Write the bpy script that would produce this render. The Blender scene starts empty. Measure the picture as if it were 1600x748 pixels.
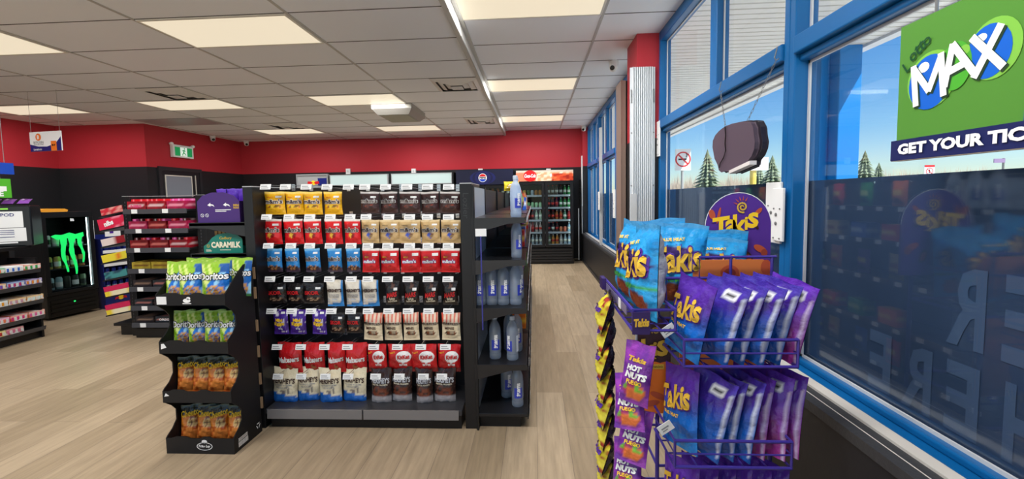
import bpy, math, random
from mathutils import Matrix, Vector, Euler
S = bpy.context.scene
COL = S.collection
R = math.radians
rnd = random.Random(7)

# ------------------------------------------------------------------ camera
CZ = 1.40
FPX, YAW, PITCH, ROLL, CY = 658.56, -.0527, -.0670, -.0179, 353.66
_f = Vector((math.sin(YAW)*math.cos(PITCH), math.cos(YAW)*math.cos(PITCH), math.sin(PITCH)))
_r0 = Vector((math.cos(YAW), -math.sin(YAW), 0)); _u0 = _r0.cross(_f)
_r = _r0*math.cos(ROLL) + _u0*math.sin(ROLL); _u = -_r0*math.sin(ROLL) + _u0*math.cos(ROLL)
cam_data = bpy.data.cameras.new('camera'); cam = bpy.data.objects.new('camera', cam_data); COL.objects.link(cam)
M4 = Matrix((( _r.x, _u.x, -_f.x, 0), (_r.y, _u.y, -_f.y, 0), (_r.z, _u.z, -_f.z, CZ), (0, 0, 0, 1)))
cam.matrix_world = M4
cam_data.sensor_fit = 'HORIZONTAL'; cam_data.sensor_width = 36; cam_data.lens = FPX*36/1600
cam_data.shift_y = -(374-CY)/1600; cam_data.clip_start = .02; cam_data.clip_end = 500
S.camera = cam

def at(px, py, X=None, Y=None, Z=None):
    d = _f + _r*((px-800)/FPX) + _u*((CY-py)/FPX)
    t = X/d.x if X is not None else Y/d.y if Y is not None else (Z-CZ)/d.z
    p = d*t
    return Vector((p.x, p.y, p.z+CZ))

# ------------------------------------------------------------------ light
S.view_settings.view_transform = 'Standard'; S.view_settings.look = 'None'
S.view_settings.gamma = 1; S.view_settings.use_curve_mapping = False
S.view_settings.exposure = 0.30
LAMP_W = 40.0          # watts of each ceiling panel lamp
SKY_K = 0.132
w = bpy.data.worlds.new('sky'); S.world = w; w.use_nodes = True
nt = w.node_tree; bg = nt.nodes['Background']
sky = nt.nodes.new('ShaderNodeTexSky'); sky.sky_type = 'NISHITA'; sky.sun_disc = False
sky.sun_elevation = R(52); sky.sun_rotation = R(120); sky.air_density = 1.0; sky.dust_density = .3; sky.ozone_density = 4.0
hs_ = nt.nodes.new('ShaderNodeHueSaturation'); hs_.inputs['Saturation'].default_value = 1.3
nt.links.new(sky.outputs[0], hs_.inputs['Color']); nt.links.new(hs_.outputs[0], bg.inputs[0]); bg.inputs[1].default_value = SKY_K
sl = bpy.data.lights.new('sun', 'SUN'); sl.energy = 7.5; sl.angle = R(.6); sl.color = (1, .95, .86)
so = bpy.data.objects.new('sun', sl); COL.objects.link(so)
so.rotation_euler = Vector((-.55, .62, -1.05)).to_track_quat('-Z', 'Y').to_euler()

# ------------------------------------------------------------------ helpers: materials
def lin(c):
    o = []
    for x in c[:3]:
        x = x/255
        o.append(x/12.92 if x <= .04045 else ((x+.055)/1.055)**2.4)
    return tuple(o)
MATS = {}
def mat(name, c=(128,128,128), rough=.5, metal=0, spec=.5, emit=None, es=1, bump=None, alpha=None):
    if name in MATS: return MATS[name]
    m = bpy.data.materials.new(name); m.use_nodes = True
    b = m.node_tree.nodes['Principled BSDF']
    b.inputs['Base Color'].default_value = (*lin(c), 1)
    b.inputs['Roughness'].default_value = rough; b.inputs['Metallic'].default_value = metal
    b.inputs['Specular IOR Level'].default_value = spec
    if emit:
        b.inputs['Emission Color'].default_value = (*lin(emit), 1); b.inputs['Emission Strength'].default_value = es
    if bump:
        n = m.node_tree.nodes.new('ShaderNodeTexNoise'); n.inputs['Scale'].default_value = bump[0]; n.inputs['Detail'].default_value = 4
        bp = m.node_tree.nodes.new('ShaderNodeBump'); bp.inputs['Strength'].default_value = bump[1]; bp.inputs['Distance'].default_value = bump[2] if len(bump) > 2 else .01
        tc = m.node_tree.nodes.new('ShaderNodeTexCoord')
        m.node_tree.links.new(tc.outputs['Object'], n.inputs['Vector'])
        m.node_tree.links.new(n.outputs[0], bp.inputs['Height']); m.node_tree.links.new(bp.outputs[0], b.inputs['Normal'])
    MATS[name] = m
    return m
def print_mat(name, rough, spec=.5, bump=(60, .25, .01)):
    m = mat(name, (200,200,200), rough, spec=spec, bump=bump)
    a = m.node_tree.nodes.new('ShaderNodeAttribute'); a.attribute_name = 'Col'
    m.node_tree.links.new(a.outputs['Color'], m.node_tree.nodes['Principled BSDF'].inputs['Base Color'])
    return m
def glass_mat(name, tint=(255,255,255), refl=.06):
    if name in MATS: return MATS[name]
    m = bpy.data.materials.new(name); m.use_nodes = True; t = m.node_tree
    for n in list(t.nodes): t.nodes.remove(n)
    o = t.nodes.new('ShaderNodeOutputMaterial'); mx = t.nodes.new('ShaderNodeMixShader')
    tr = t.nodes.new('ShaderNodeBsdfTransparent'); tr.inputs[0].default_value = (*lin(tint), 1)
    gl = t.nodes.new('ShaderNodeBsdfGlossy'); gl.inputs['Roughness'].default_value = .015
    lw = t.nodes.new('ShaderNodeLayerWeight'); lw.inputs[0].default_value = .25
    ma = t.nodes.new('ShaderNodeMath'); ma.operation = 'MULTIPLY_ADD'; ma.inputs[1].default_value = .07; ma.inputs[2].default_value = refl*.3
    t.links.new(lw.outputs['Fresnel'], ma.inputs[0]); t.links.new(ma.outputs[0], mx.inputs[0])
    t.links.new(tr.outputs[0], mx.inputs[1]); t.links.new(gl.outputs[0], mx.inputs[2]); t.links.new(mx.outputs[0], o.inputs[0])
    MATS[name] = m
    return m

# ------------------------------------------------------------------ helpers: mesh building
class MB:
    def __init__(s): s.v, s.f, s.m, s.c = [], [], [], {}
    def add(s, vs, fs, mi=0, M=None):
        o = len(s.v)
        s.v += [tuple(M @ Vector(p)) if M is not None else tuple(p) for p in vs]
        for f in fs: s.f.append(tuple(i+o for i in f)); s.m.append(mi)
        return s
    def bb(s, x0, x1, y0, y1, z0, z1, mi=0, M=None):
        vs = [(x,y,z) for z in (z0,z1) for y in (y0,y1) for x in (x0,x1)]
        return s.add(vs, [(0,2,3,1),(4,5,7,6),(0,1,5,4),(2,6,7,3),(0,4,6,2),(1,3,7,5)], mi, M)
    def prism(s, pts, d0, d1, ax='Y', mi=0, M=None):
        # polygon given in the two other axes, extruded along ax
        n = len(pts)
        def P(a, b, d): return (a,d,b) if ax == 'Y' else (d,a,b) if ax == 'X' else (a,b,d)
        vs = [P(a,b,d0) for a,b in pts] + [P(a,b,d1) for a,b in pts]
        fs = [tuple(range(n)), tuple(range(2*n-1, n-1, -1))] + [(i, (i+1) % n, n+(i+1) % n, n+i) for i in range(n)]
        return s.add(vs, fs, mi, M)
    def tube(s, path, r, n=6, mi=0, M=None):
        path = [Vector(p) for p in path]; o = []; vs = []
        for i, p in enumerate(path):
            d = (path[min(i+1, len(path)-1)] - path[max(i-1, 0)]).normalized()
            a = Vector((0,0,1)) if abs(d.z) < .9 else Vector((1,0,0))
            x = d.cross(a).normalized(); y = d.cross(x)
            vs += [tuple(p + (x*math.cos(2*math.pi*k/n) + y*math.sin(2*math.pi*k/n))*r) for k in range(n)]
        fs = []
        for i in range(len(path)-1):
            for k in range(n): fs.append((i*n+k, i*n+(k+1) % n, (i+1)*n+(k+1) % n, (i+1)*n+k))
        fs += [tuple(range(n-1, -1, -1)), tuple(range((len(path)-1)*n, len(path)*n))]
        return s.add(vs, fs, mi, M)
    def lathe(s, prof, n=14, mi=0, M=None):
        vs, fs = [], []
        for r, z in prof: vs += [(r*math.cos(2*math.pi*k/n), r*math.sin(2*math.pi*k/n), z) for k in range(n)]
        for i in range(len(prof)-1):
            for k in range(n): fs.append((i*n+k, i*n+(k+1) % n, (i+1)*n+(k+1) % n, (i+1)*n+k))
        fs += [tuple(range(n-1, -1, -1)), tuple(range((len(prof)-1)*n, len(prof)*n))]
        return s.add(vs, fs, mi, M)
    def disc(s, cx, cz, rx, rz, yf, mi=0, n=24, rot=0, rings=1):
        vs = [(cx, yf(cx, cz), cz)]; fs = []
        for q in range(1, rings+1):
            for k in range(n):
                a = 2*math.pi*k/n; x, z = rx*q/rings*math.cos(a), rz*q/rings*math.sin(a)
                x, z = x*math.cos(rot)-z*math.sin(rot), x*math.sin(rot)+z*math.cos(rot)
                vs.append((cx+x, yf(cx+x, cz+z), cz+z))
        for k in range(n): fs.append((0, 1+k, 1+(k+1) % n))
        for q in range(1, rings):
            for k in range(n): fs.append((1+(q-1)*n+k, 1+q*n+k, 1+q*n+(k+1) % n, 1+(q-1)*n+(k+1) % n))
        return s.add(vs, fs, mi)
    def mesh(s, name, mats, smooth=False):
        me = bpy.data.meshes.new(name); me.from_pydata(s.v, [], s.f)
        for m in mats: me.materials.append(m)
        me.polygons.foreach_set('material_index', s.m)
        if smooth: me.polygons.foreach_set('use_smooth', [True]*len(s.f))
        me.update()
        return me
    def build(s, name, mats, parent=None, smooth=False, bevel=0, loc=None):
        if not isinstance(mats, (list, tuple)): mats = [mats]
        return ob(name, s.mesh(name, mats, smooth), parent, bevel, loc)
def comps(s):
    p = list(range(len(s.v)))
    def find(i):
        while p[i] != i: p[i] = p[p[i]]; i = p[i]
        return i
    for f in s.f:
        for i in f[1:]: p[find(i)] = find(f[0])
    g = {}
    for f, m_ in zip(s.f, s.m): g.setdefault(find(f[0]), []).append((f, m_))
    r = []
    for fs in g.values():
        b = MB(); mp = {}
        for f, m_ in fs:
            for i in f:
                if i not in mp: mp[i] = len(b.v); b.v.append(s.v[i])
            b.f.append(tuple(mp[i] for i in f)); b.m.append(m_)
        r.append(b)
    return r
MB.each = lambda s, name, mats, parent=None, smooth=False, bevel=0, loc=None: [b.build(name, mats, parent, smooth, bevel, loc) for b in comps(s)]
def ob(name, me, parent=None, bevel=0, loc=None):
    o = bpy.data.objects.new(name, me); COL.objects.link(o)
    if parent: o.parent = parent
    if loc is not None: o.location = loc
    if bevel:
        b = o.modifiers.new('bevel', 'BEVEL'); b.width = bevel; b.segments = 2; b.limit_method = 'ANGLE'
    return o
def tag(o, label, cat, group=None):

    o['label'] = label; o['category'] = cat
    if group: o['group'] = group
    return o
def thing(name, label, cat, loc=(0,0,0), rz=0, group=None):
    o = bpy.data.objects.new(name, None); COL.objects.link(o); o.empty_display_size = .1
    o.location = loc; o.rotation_euler = (0,0,rz)
    return tag(o, label, cat, group)
def struct(o): o['kind'] = 'structure'; return o
def kids(o): return [c for c in COL.objects if c.parent == o]
def copy_thing(src, ch, label, loc, rot=None, group=None, scale=None):
    c = src.copy(); COL.objects.link(c); c.location = loc
    if rot is not None: c.rotation_euler = rot
    if scale: c.scale = scale
    c['label'] = label
    if group: c['group'] = group
    for k in ch:
        d = k.copy(); COL.objects.link(d); d.parent = c
    return c
ORD = ['leftmost', 'second from left', 'third from left', 'fourth from left', 'fifth from left', 'sixth from left', 'seventh from left',
       'eighth from left', 'ninth from left', 'tenth from left', 'eleventh from left', 'twelfth from left']
NTH = ['top', 'second', 'third', 'fourth', 'fifth', 'sixth', 'seventh', 'eighth']

# ------------------------------------------------------------------ helpers: lettering
_TC = {}
def text_geo(s, off=0, shear=0, space=1.0):
    k = (s, off, shear, space)
    if k in _TC: return _TC[k]
    cu = bpy.data.curves.new('lettering', 'FONT'); cu.body = s; cu.size = 1; cu.resolution_u = 2; cu.offset = off; cu.shear = shear
    cu.align_x = 'CENTER'; cu.space_character = space; cu.fill_mode = 'FRONT'
    o = bpy.data.objects.new('lettering', cu); COL.objects.link(o)
    dg = bpy.context.evaluated_depsgraph_get()
    me = bpy.data.meshes.new_from_object(o.evaluated_get(dg))
    vs = [(v.co.x, v.co.y) for v in me.vertices]; fs = [tuple(p.vertices) for p in me.polygons]
    bpy.data.objects.remove(o); bpy.data.curves.remove(cu); bpy.data.meshes.remove(me)
    xs = [v[0] for v in vs]; zs = [v[1] for v in vs]
    cx, cz = (min(xs)+max(xs))/2, (min(zs)+max(zs))/2
    r = ([(x-cx, z-cz) for x, z in vs], fs, max(xs)-min(xs), max(zs)-min(zs))
    _TC[k] = r
    return r
def flat(y): return lambda x, z: y
def put_text(mb, s, cx, cz, w=None, h=None, yf=flat(0), mi=0, rot=0, off=.012, shear=0, mirror=False, out=None, omi=1, space=1.0, gap=.0006):
    """letters in the XZ plane that face -Y; out = width of an outline underneath"""
    b = text_geo(s, off, shear, space)
    sx = w/b[2] if w else h/b[3]
    sz = h/b[3] if h else sx
    if mirror: sx = -sx
    layers = [(off, mi, -gap)]
    if out: layers.insert(0, (off+out, omi, 0))
    for o_, m_, dy in layers:
        g = text_geo(s, o_, shear, space)
        vs = []
        for x, z in g[0]:
            X, Z = x*sx, z*sz
            X, Z = X*math.cos(rot)-Z*math.sin(rot), X*math.sin(rot)+Z*math.cos(rot)
            vs.append((cx+X, yf(cx+X, cz+Z)+dy, cz+Z))
        mb.add(vs, [tuple(reversed(f)) for f in g[1]] if mirror else g[1], m_)
def ROTZ(a, loc=(0,0,0)): return Matrix.Translation(loc) @ Matrix.Rotation(a, 4, 'Z')

# ------------------------------------------------------------------ materials
BLK = mat('black_metal', (24,24,26), .38, spec=.45)
BLK2 = mat('black_matte', (18,18,19), .6)
CHAR = mat('charcoal_metal', (52,52,55), .35)
WHITE = mat('white_plastic', (225,225,222), .4)
CARD = mat('white_card', (232,232,230), .55)
GREYM = mat('grey_metal', (150,150,150), .35, metal=.6)
BLUE = mat('blue_frame_paint', (12,92,150), .35)
REDW = mat('red_wall_paint', (176,44,54), .55, bump=(40,.05))
BLKW = mat('black_wall_paint', (34,34,37), .5, bump=(40,.05))
RUB = mat('dark_rubber', (12,12,12), .7)
WIRE = mat('purple_wire', (62,48,138), .35)
FOIL = print_mat('printed_foil', .27, .65, bump=(26,.55,.02))
FOILS = print_mat('printed_foil_small', .33, .55, bump=(90,.2,.006))
CARTON = print_mat('printed_carton', .5, .4, bump=(30,.02,.002))
INK = {n: mat('ink_'+n, c, .45) for n, c in dict(white=(240,240,238), black=(16,14,16), brown=(58,28,20), red=(205,28,34), yellow=(250,205,40), gold=(222,178,60),
       blue=(28,70,190), navy=(24,34,110), green=(60,150,60), purple=(78,40,140), orange=(236,120,36), cream=(240,228,200), pink=(226,70,120), grey=(140,140,142), teal=(24,110,100), darkgreen=(18,70,40), dorange=(190,84,50), silver=(190,192,198)).items()}
def plastic_mat(name, tint, dif, kd):
    m = glass_mat(name, tint, .22); t = m.node_tree
    mx = [n for n in t.nodes if n.type == 'MIX_SHADER'][0]; o = [n for n in t.nodes if n.type == 'OUTPUT_MATERIAL'][0]
    d = t.nodes.new('ShaderNodeBsdfDiffuse'); d.inputs[0].default_value = (*lin(dif), 1)
    tl = t.nodes.new('ShaderNodeBsdfTranslucent'); tl.inputs[0].default_value = (*lin(dif), 1)
    ad = t.nodes.new('ShaderNodeMixShader'); ad.inputs[0].default_value = .5; t.links.new(d.outputs[0], ad.inputs[1]); t.links.new(tl.outputs[0], ad.inputs[2])
    m2 = t.nodes.new('ShaderNodeMixShader'); m2.inputs[0].default_value = kd
    t.links.new(mx.outputs[0], m2.inputs[1]); t.links.new(ad.outputs[0], m2.inputs[2]); t.links.new(m2.outputs[0], o.inputs[0])
    return m
CLEAR = glass_mat('clear_glass', (250,253,255), .05)
COOLGLASS = glass_mat('cooler_glass', (225,232,235), .05)
# ================================================================== SETTING
ZC, ZR = 2.828, 2.928            # left and right ceiling heights
XB, XW, YB, XL = -.627, 1.20, 9.65, -8.5
YF = -3.2
# floor: planks running along Y
m = mat('wood_plank_floor', (190,170,146), .38, spec=.4)
t = m.node_tree; b = t.nodes['Principled BSDF']
tc = t.nodes.new('ShaderNodeTexCoord'); mp = t.nodes.new('ShaderNodeMapping'); mp.inputs['Rotation'].default_value = (0,0,R(90))
br = t.nodes.new('ShaderNodeTexBrick'); br.inputs['Scale'].default_value = 1; br.inputs['Brick Width'].default_value = 1.25; br.inputs['Row Height'].default_value = .185
br.inputs['Mortar Size'].default_value = .0016; br.inputs['Mortar Smooth'].default_value = .1; br.offset = .37
br.inputs['Color1'].default_value = (*lin((174,154,127)),1); br.inputs['Color2'].default_value = (*lin((152,133,107)),1); br.inputs['Mortar'].default_value = (*lin((128,112,94)),1)
mp2 = t.nodes.new('ShaderNodeMapping'); mp2.inputs['Scale'].default_value = (22,1.6,1)
nz = t.nodes.new('ShaderNodeTexNoise'); nz.inputs['Scale'].default_value = 1.6; nz.inputs['Detail'].default_value = 6; nz.inputs['Roughness'].default_value = .65
rp = t.nodes.new('ShaderNodeMapRange'); rp.inputs[1].default_value = .3; rp.inputs[2].default_value = .75; rp.inputs[3].default_value = .74; rp.inputs[4].default_value = 1.16
mu = t.nodes.new('ShaderNodeMix'); mu.data_type = 'RGBA'; mu.blend_type = 'MULTIPLY'; mu.inputs[0].default_value = 1
t.links.new(tc.outputs['Object'], mp.inputs[0]); t.links.new(mp.outputs[0], br.inputs[0]); t.links.new(tc.outputs['Object'], mp2.inputs[0]); t.links.new(mp2.outputs[0], nz.inputs[0])
t.links.new(nz.outputs[0], rp.inputs[0]); t.links.new(br.outputs[0], mu.inputs[6]); t.links.new(rp.outputs[0], mu.inputs[7]); t.links.new(mu.outputs[2], b.inputs['Base Color'])
struct(MB().bb(XL-.1, 1.30, YF, YB+.1, -.08, 0).build('floor', m))

# ceilings
TILE = mat('ceiling_tile', (238,241,246), .85, spec=.2, bump=(260,.35,.004))
BAR = mat('ceiling_bar', (186,184,180), .4)
GAP = mat('ceiling_seam', (96,93,90), .8)
X0C, Y0C = -3.0653, 3.1947
Y0D = 3.0757
holes = []                                       # (panel x0, y0, z)
c = MB().bb(XL-.1, XB, YF, YB+.1, ZC, ZC+.05)
struct(c.build('ceiling', TILE))
struct(MB().bb(XB, 1.30, YF, YB+.1, ZR, ZR+.05).build('ceiling', TILE))
g = MB()
for k in range(-5, 2):
    x = X0C + 1.2192*k
    g.bb(x-.011, x+.011, YF, YB, ZC-.006, ZC, 0)
r0 = -9
for k in range(r0, 11):
    y = Y0C + .6096*k
    if y < YB: g.bb(XL, XB, y-.004, y+.004, ZC-.003, ZC, 1)
    y = Y0D + .6096*k
    if y < YB: g.bb(XB, XW, y-.004, y+.004, ZR-.003, ZR, 1)
g.bb(.603-.011, .603+.011, YF, YB, ZR-.006, ZR, 0)
struct(g.build('trim_1', [BAR, GAP]))
g = MB()
g.bb(XB-.004, XB+.012, YF, YB, ZC-.012, ZR, 0); g.bb(XB-.03, XB+.012, YF, YB, ZC-.014, ZC-.001, 0); g.bb(XB+.012, XB+.05, YF, YB, ZR-.012, ZR, 0)
struct(g.build('trim_2', mat('soffit_trim', (196,194,188), .75, spec=.2)))

# walls: black below, red above
ZS = 2.075
def wall(name, quads):
    w = MB()
    for (x0,x1,y0,y1,z1) in quads:
        w.bb(x0,x1,y0,y1,0,ZS,0); w.bb(x0,x1,y0,y1,ZS,z1,1)
    struct(w.build(name, [BLKW, REDW]))
wall('wall_back', [(-6.85, XB, YB, YB+.1, ZC), (XB, 1.30, YB, YB+.1, ZR)])
wall('wall_side', [(-6.95, -6.85, 7.19, YB+.1, ZC)])
wall('wall_inner', [(XL, -6.95, 7.19, 7.29, ZC)])
wall('wall_left', [(XL-.1, XL, YF, 7.29, ZC)])
# end return next to the far windows
e = MB(); e.bb(1.08, 1.30, 9.40, YB, 0, ZS, 0); e.bb(1.08, 1.30, 9.40, YB, ZS, ZR, 1); e.bb(1.06,1.08,9.40,9.5,1.2,2.3,2); struct(e.build('wall_return', [BLKW, REDW, WHITE]))
# right lower wall, ledge and base line
struct(MB().bb(1.05, 1.30, YF, 9.40, 0, .565).build('wall_right', BLKW))
SILLD = mat('sill_charcoal', (58,58,60), .5, bump=(80,.15)); SILLW = mat('sill_aluminium', (206,200,190), .35)
s = MB(); s.bb(1.045, 1.125, YF, 9.40, .565, .603, 0); s.bb(1.125, 1.172, YF, 9.40, .565, .612, 1); s.bb(1.172, 1.30, YF, 9.40, .565, .600, 2)
s.bb(1.085, 1.089, YF, 9.40, .603, .605, 1)
struct(s.build('trim_3', [SILLD, SILLW, BLUE], bevel=.004))
struct(MB().bb(1.035, 1.05, YF, 9.40, 0, .05).build('baseboard_right', mat('baseboard_dark', (40,40,42), .5)))
# pier between the two window runs
pr = MB(); pr.bb(.995, 1.30, 4.15, 4.56, 0, 1.95, 0); pr.bb(.995, 1.30, 4.15, 4.56, 1.95, ZR, 1)
struct(pr.build('wall_pier', [BLKW, REDW]))
# corrugated sheet on the pier
CORR = mat('corrugated_sheet', (214,218,220), .38, metal=.2)
n = 104; pts = []
for i in range(n+1):
    x = .925 + .235*i/n
    d = .020*abs(math.sin(math.pi*i/n*12.0)) if 8 < i < n-12 else 0
    pts.append((x, 4.128-d))
prof = pts + [(p[0], p[1]+.004) for p in reversed(pts)]
cs = MB()
for i in range(n):
    (xa,ya),(xb,yb) = pts[i], pts[i+1]
    cs.add([(xa,ya,.60),(xb,yb,.60),(xb,yb,2.61),(xa,ya,2.61),(xa,ya+.006,.60),(xb,yb+.006,.60),(xb,yb+.006,2.61),(xa,ya+.006,2.61)],
           [(0,1,2,3),(5,4,7,6),(3,2,6,7),(1,0,4,5)] + ([(0,3,7,4)] if i == 0 else []) + ([(1,5,6,2)] if i == n-1 else []))
p = cs.build('corrugated_panel', CORR); tag(p, 'silver corrugated metal sheet fixed to the red and black window pier', 'metal panel')
sc = MB()
for x in (.938, 1.148):
    for z in (.9, 1.5, 2.0, 2.4): sc.lathe([(.006,0),(.006,.004),(.003,.006)], 8, 0, Matrix.Translation((x,4.126,z)) @ Matrix.Rotation(R(90),4,'X'))
    sc.bb(x-.003, x+.003, 4.116, 4.124, 2.28, 2.40)
sc.each('screw', GREYM, p)
pl = MB().bb(.93, .985, 4.10, 4.112, 1.10, 1.42); q = pl.build('cover_plate', mat('plate_grey', (196,196,194), .45), p)
# wood jamb behind the pier
wj = MB(); wj.bb(.935, .99, 4.60, 4.86, .60, 2.62, 0); wj.bb(.935, .945, 4.595, 4.60, .60, 2.62, 0); wj.bb(.99, 1.06, 4.62, 4.86, .6, 2.62, 1)
o = wj.build('trim_4', [mat('raw_wood_board', (134,112,101), .6, bump=(30,.2)), mat('dark_gap', (40,38,38), .7)], bevel=.003); struct(o)

# ---------------------------------------------------------------- windows
XG = 1.272
FILM = mat('privacy_film', (50,64,86), .05, spec=.8)
VIN = mat('film_lettering', (66,82,106), .15)
def window(idx, y0, y1, top=ZR, trans=2.075, mids=(), lowmids=(), d0=1.20, film=1.455):
    w = thing('window_%d' % idx, '', '', (0,0,0)); del w['label']; del w['category']; struct(w)
    f = MB(); W = .045
    f.bb(d0, 1.30, y0, y0+W, .60, top); f.bb(d0, 1.30, y1-W, y1, .60, top)
    f.bb(d0+.03, 1.30, y0+W, y1-W, .60, .625); f.bb(d0, 1.30, y0+W, y1-W, top-.09, top)
    f.bb(d0-.012, 1.30, y0+W, y1-W, trans-.045, trans+.035); f.bb(d0+.02, 1.30, y0+W, y1-W, trans-.075, trans-.045)
    for a in mids: f.bb(d0+.02, 1.30, a-.055, a+.055, trans+.035, top-.09)
    for a in lowmids: f.bb(d0+.02, 1.30, a-.03, a+.03, .625, trans-.075)
    f.build('window_frame', BLUE, w, bevel=.006)
    gk = MB()
    ys = [y0+W] + [a for a in lowmids] + [y1-W]
    for a, c_ in zip(ys[:-1], ys[1:]):
        a2, c2 = a+(.03 if a in lowmids else 0), c_-(.03 if c_ in lowmids else 0)
        for (ya, yb) in ((a2, a2+.012), (c2-.012, c2)): gk.bb(XG-.012, XG-.004, ya, yb, .625, trans-.075)
        gk.bb(XG-.012, XG-.004, a2, c2, .625, .637); gk.bb(XG-.012, XG-.004, a2, c2, trans-.087, trans-.075)
    ys2 = [y0+W] + list(mids) + [y1-W]
    for a, c_ in zip(ys2[:-1], ys2[1:]):
        a2, c2 = a+(.055 if a in mids else 0), c_-(.055 if c_ in mids else 0)
        for (ya, yb) in ((a2, a2+.012), (c2-.012, c2)): gk.bb(XG-.012, XG-.004, ya, yb, trans+.035, top-.09)
        gk.bb(XG-.012, XG-.004, a2, c2, trans+.035, trans+.047); gk.bb(XG-.012, XG-.004, a2, c2, top-.10, top-.09)
    gk.build('gasket', mat('glazing_bead', (196,198,200), .35), w)
    MB().bb(XG-.003, XG+.003, y0+W, y1-W, .62, top-.09).build('glass_pane', CLEAR, w)
    if film:
        MB().bb(XG+.006, XG+.009, y0+W, y1-W, .62, film).build('privacy_film', FILM, w)
    return w
w1 = window(1, .30, 2.08, mids=())
w2 = window(2, 2.08, 4.15, mids=(2.975,))
w3 = window(3, 4.56, 6.24, mids=(5.4,), lowmids=(5.4,), d0=1.19)
w4 = window(4, 6.24, 7.92, mids=(7.15,), lowmids=(7.15,), d0=1.19)
w5 = window(5, 7.92, 9.40, mids=(8.65,), lowmids=(8.65,), d0=1.19, film=None)
struct(MB().bb(1.2, 1.30, YF, .30, .60, ZR).build('wall_front', BLKW))
# mirrored vinyl letters on the outside of the near pane (read from the street)
def film_letter(ch, px, py, hpx_top, hpx_bot):
    a = at(px, hpx_top, X=XG+.0055); b_ = at(px, hpx_bot, X=XG+.0055)
    return a, b_
L = MB()
def vinyl(ch, y, z0, h, w):
    tmp = MB(); put_text(tmp, ch, 0, 0, w=w, h=h, off=.03)
    L.add([(XG+.0045, y + v[0], z0 + h/2 + v[2]) for v in tmp.v], tmp.f)
vinyl_rows = [('R', 1.30, .93, .24, .11), ('E', 1.15, .93, .24, .10), ('E', 1.44, .93, .24, .10)]
L2 = [('E', 1.60, .66, .22, .10), ('R', 1.45, .66, .22, .11), ('E', 1.30, .66, .22, .10), ('H', 1.13, .66, .22, .11)]
for a in vinyl_rows[:2] + L2: vinyl(*a)
L.build('lettering', VIN, w1)

# far aluminium post in front of the windows
po = MB().bb(1.085, 1.125, 7.0, 7.08, .60, 2.52)
struct(po.build('trim_5', mat('aluminium_post', (208,208,206), .35, metal=.3), bevel=.003))
# sensor plates on the mullions
def plate(name, label, x, y, z, w_, h_, ax='X'):
    p = MB().bb(-.012, 0, -w_/2, w_/2, -h_/2, h_).build(name, WHITE, None, bevel=.003, loc=(x,y,z)); tag(p, label, 'wall plate', 'white sensor plates on the window frames')
    s_ = MB()
    for (a, b_, rr) in ((.1,.25,.009), (.1,0,.009), (-.25,.42,.004), (.3,.42,.004), (-.25,-.42,.004), (.3,-.42,.004)):
        s_.lathe([(rr,0),(rr,.003),(rr*.5,.005)], 10, 0, Matrix.Translation((-.012, a*w_, b_*h_)) @ Matrix.Rotation(R(-90),4,'Y'))
    s_.each('screw', GREYM, p)
    return p
plate('sensor_plate', 'white screwed plate on the blue mullion right of the purple arched sign', 1.185, 2.10, 1.255, .09, .17)
plate('sensor_plate', 'white plate half hidden behind another plate, just right of the arched sign', 1.199, 2.165, 1.255, .13, .20)
plate('sensor_plate', 'white plate high on the window frame beside the corrugated sheet', 1.195, 4.11, 1.88, .09, .22)
plate('sensor_plate', 'white plate low on the far aluminium window post', 1.08, 7.03, 1.28, .17, .20)
plate('sensor_plate', 'white plate on the blue far mullion nearer than the aluminium post', 1.19, 6.3, 1.22, .18, .28)
plate('sensor_plate', 'tall white plate in the far corner low beside the last window', 1.055, 9.3, .80, .08, .42)

# ---------------------------------------------------------------- outside
struct(MB().bb(1.31, 120, -30, 160, -.25, -.15).build('ground', mat('asphalt', (186,184,178), .9, bump=(12,.3))))
struct(MB().bb(-40, 1.31, -60, -3.4, -.25, -.15).build('ground', mat('asphalt')))  # unseen pavement behind the open rear, added to bounce sunlight onto the ceiling
struct(MB().bb(22, 120, -30, 160, -.15, -.12).build('lawn', mat('dry_grass', (168,152,112), .95, bump=(20,.4))))
SOF = mat('soffit_metal', (240,238,232), .45)
cz = 3.02
k = MB()
y = -2.0
while y < 16:
    k.bb(1.31, 3.72, y, y+.085, cz, cz+.03, 0); k.bb(1.31, 3.72, y+.085, y+.11, cz+.012, cz+.03, 1); y += .11
k.bb(3.66, 3.78, -2, 16, cz-.03, cz+.40, 2); k.bb(1.31, 3.78, -2, 16, cz+.03, cz+.10, 2)
struct(k.build('canopy', [SOF, mat('soffit_groove', (176,174,168), .6), mat('fascia_white', (228,230,232), .5)]))
def column(y, label):
    c_ = MB()
    for (x0,x1,y0,y1) in ((3.40,3.64,y-.20,y+.20),):
        c_.bb(x0,x1,y0,y1,-.15,cz)
    c_.bb(3.30,3.40,y-.05,y+.05,-.15,cz); c_.bb(3.36,3.68,y-.24,y+.24,-.15,.02)
    o = c_.build('canopy_column', mat('column_blue', (12,120,196), .4), bevel=.01); tag(o, label, 'column')
column(5.15, 'thick blue canopy column outside the near window, left of the green hanging sign')
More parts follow.
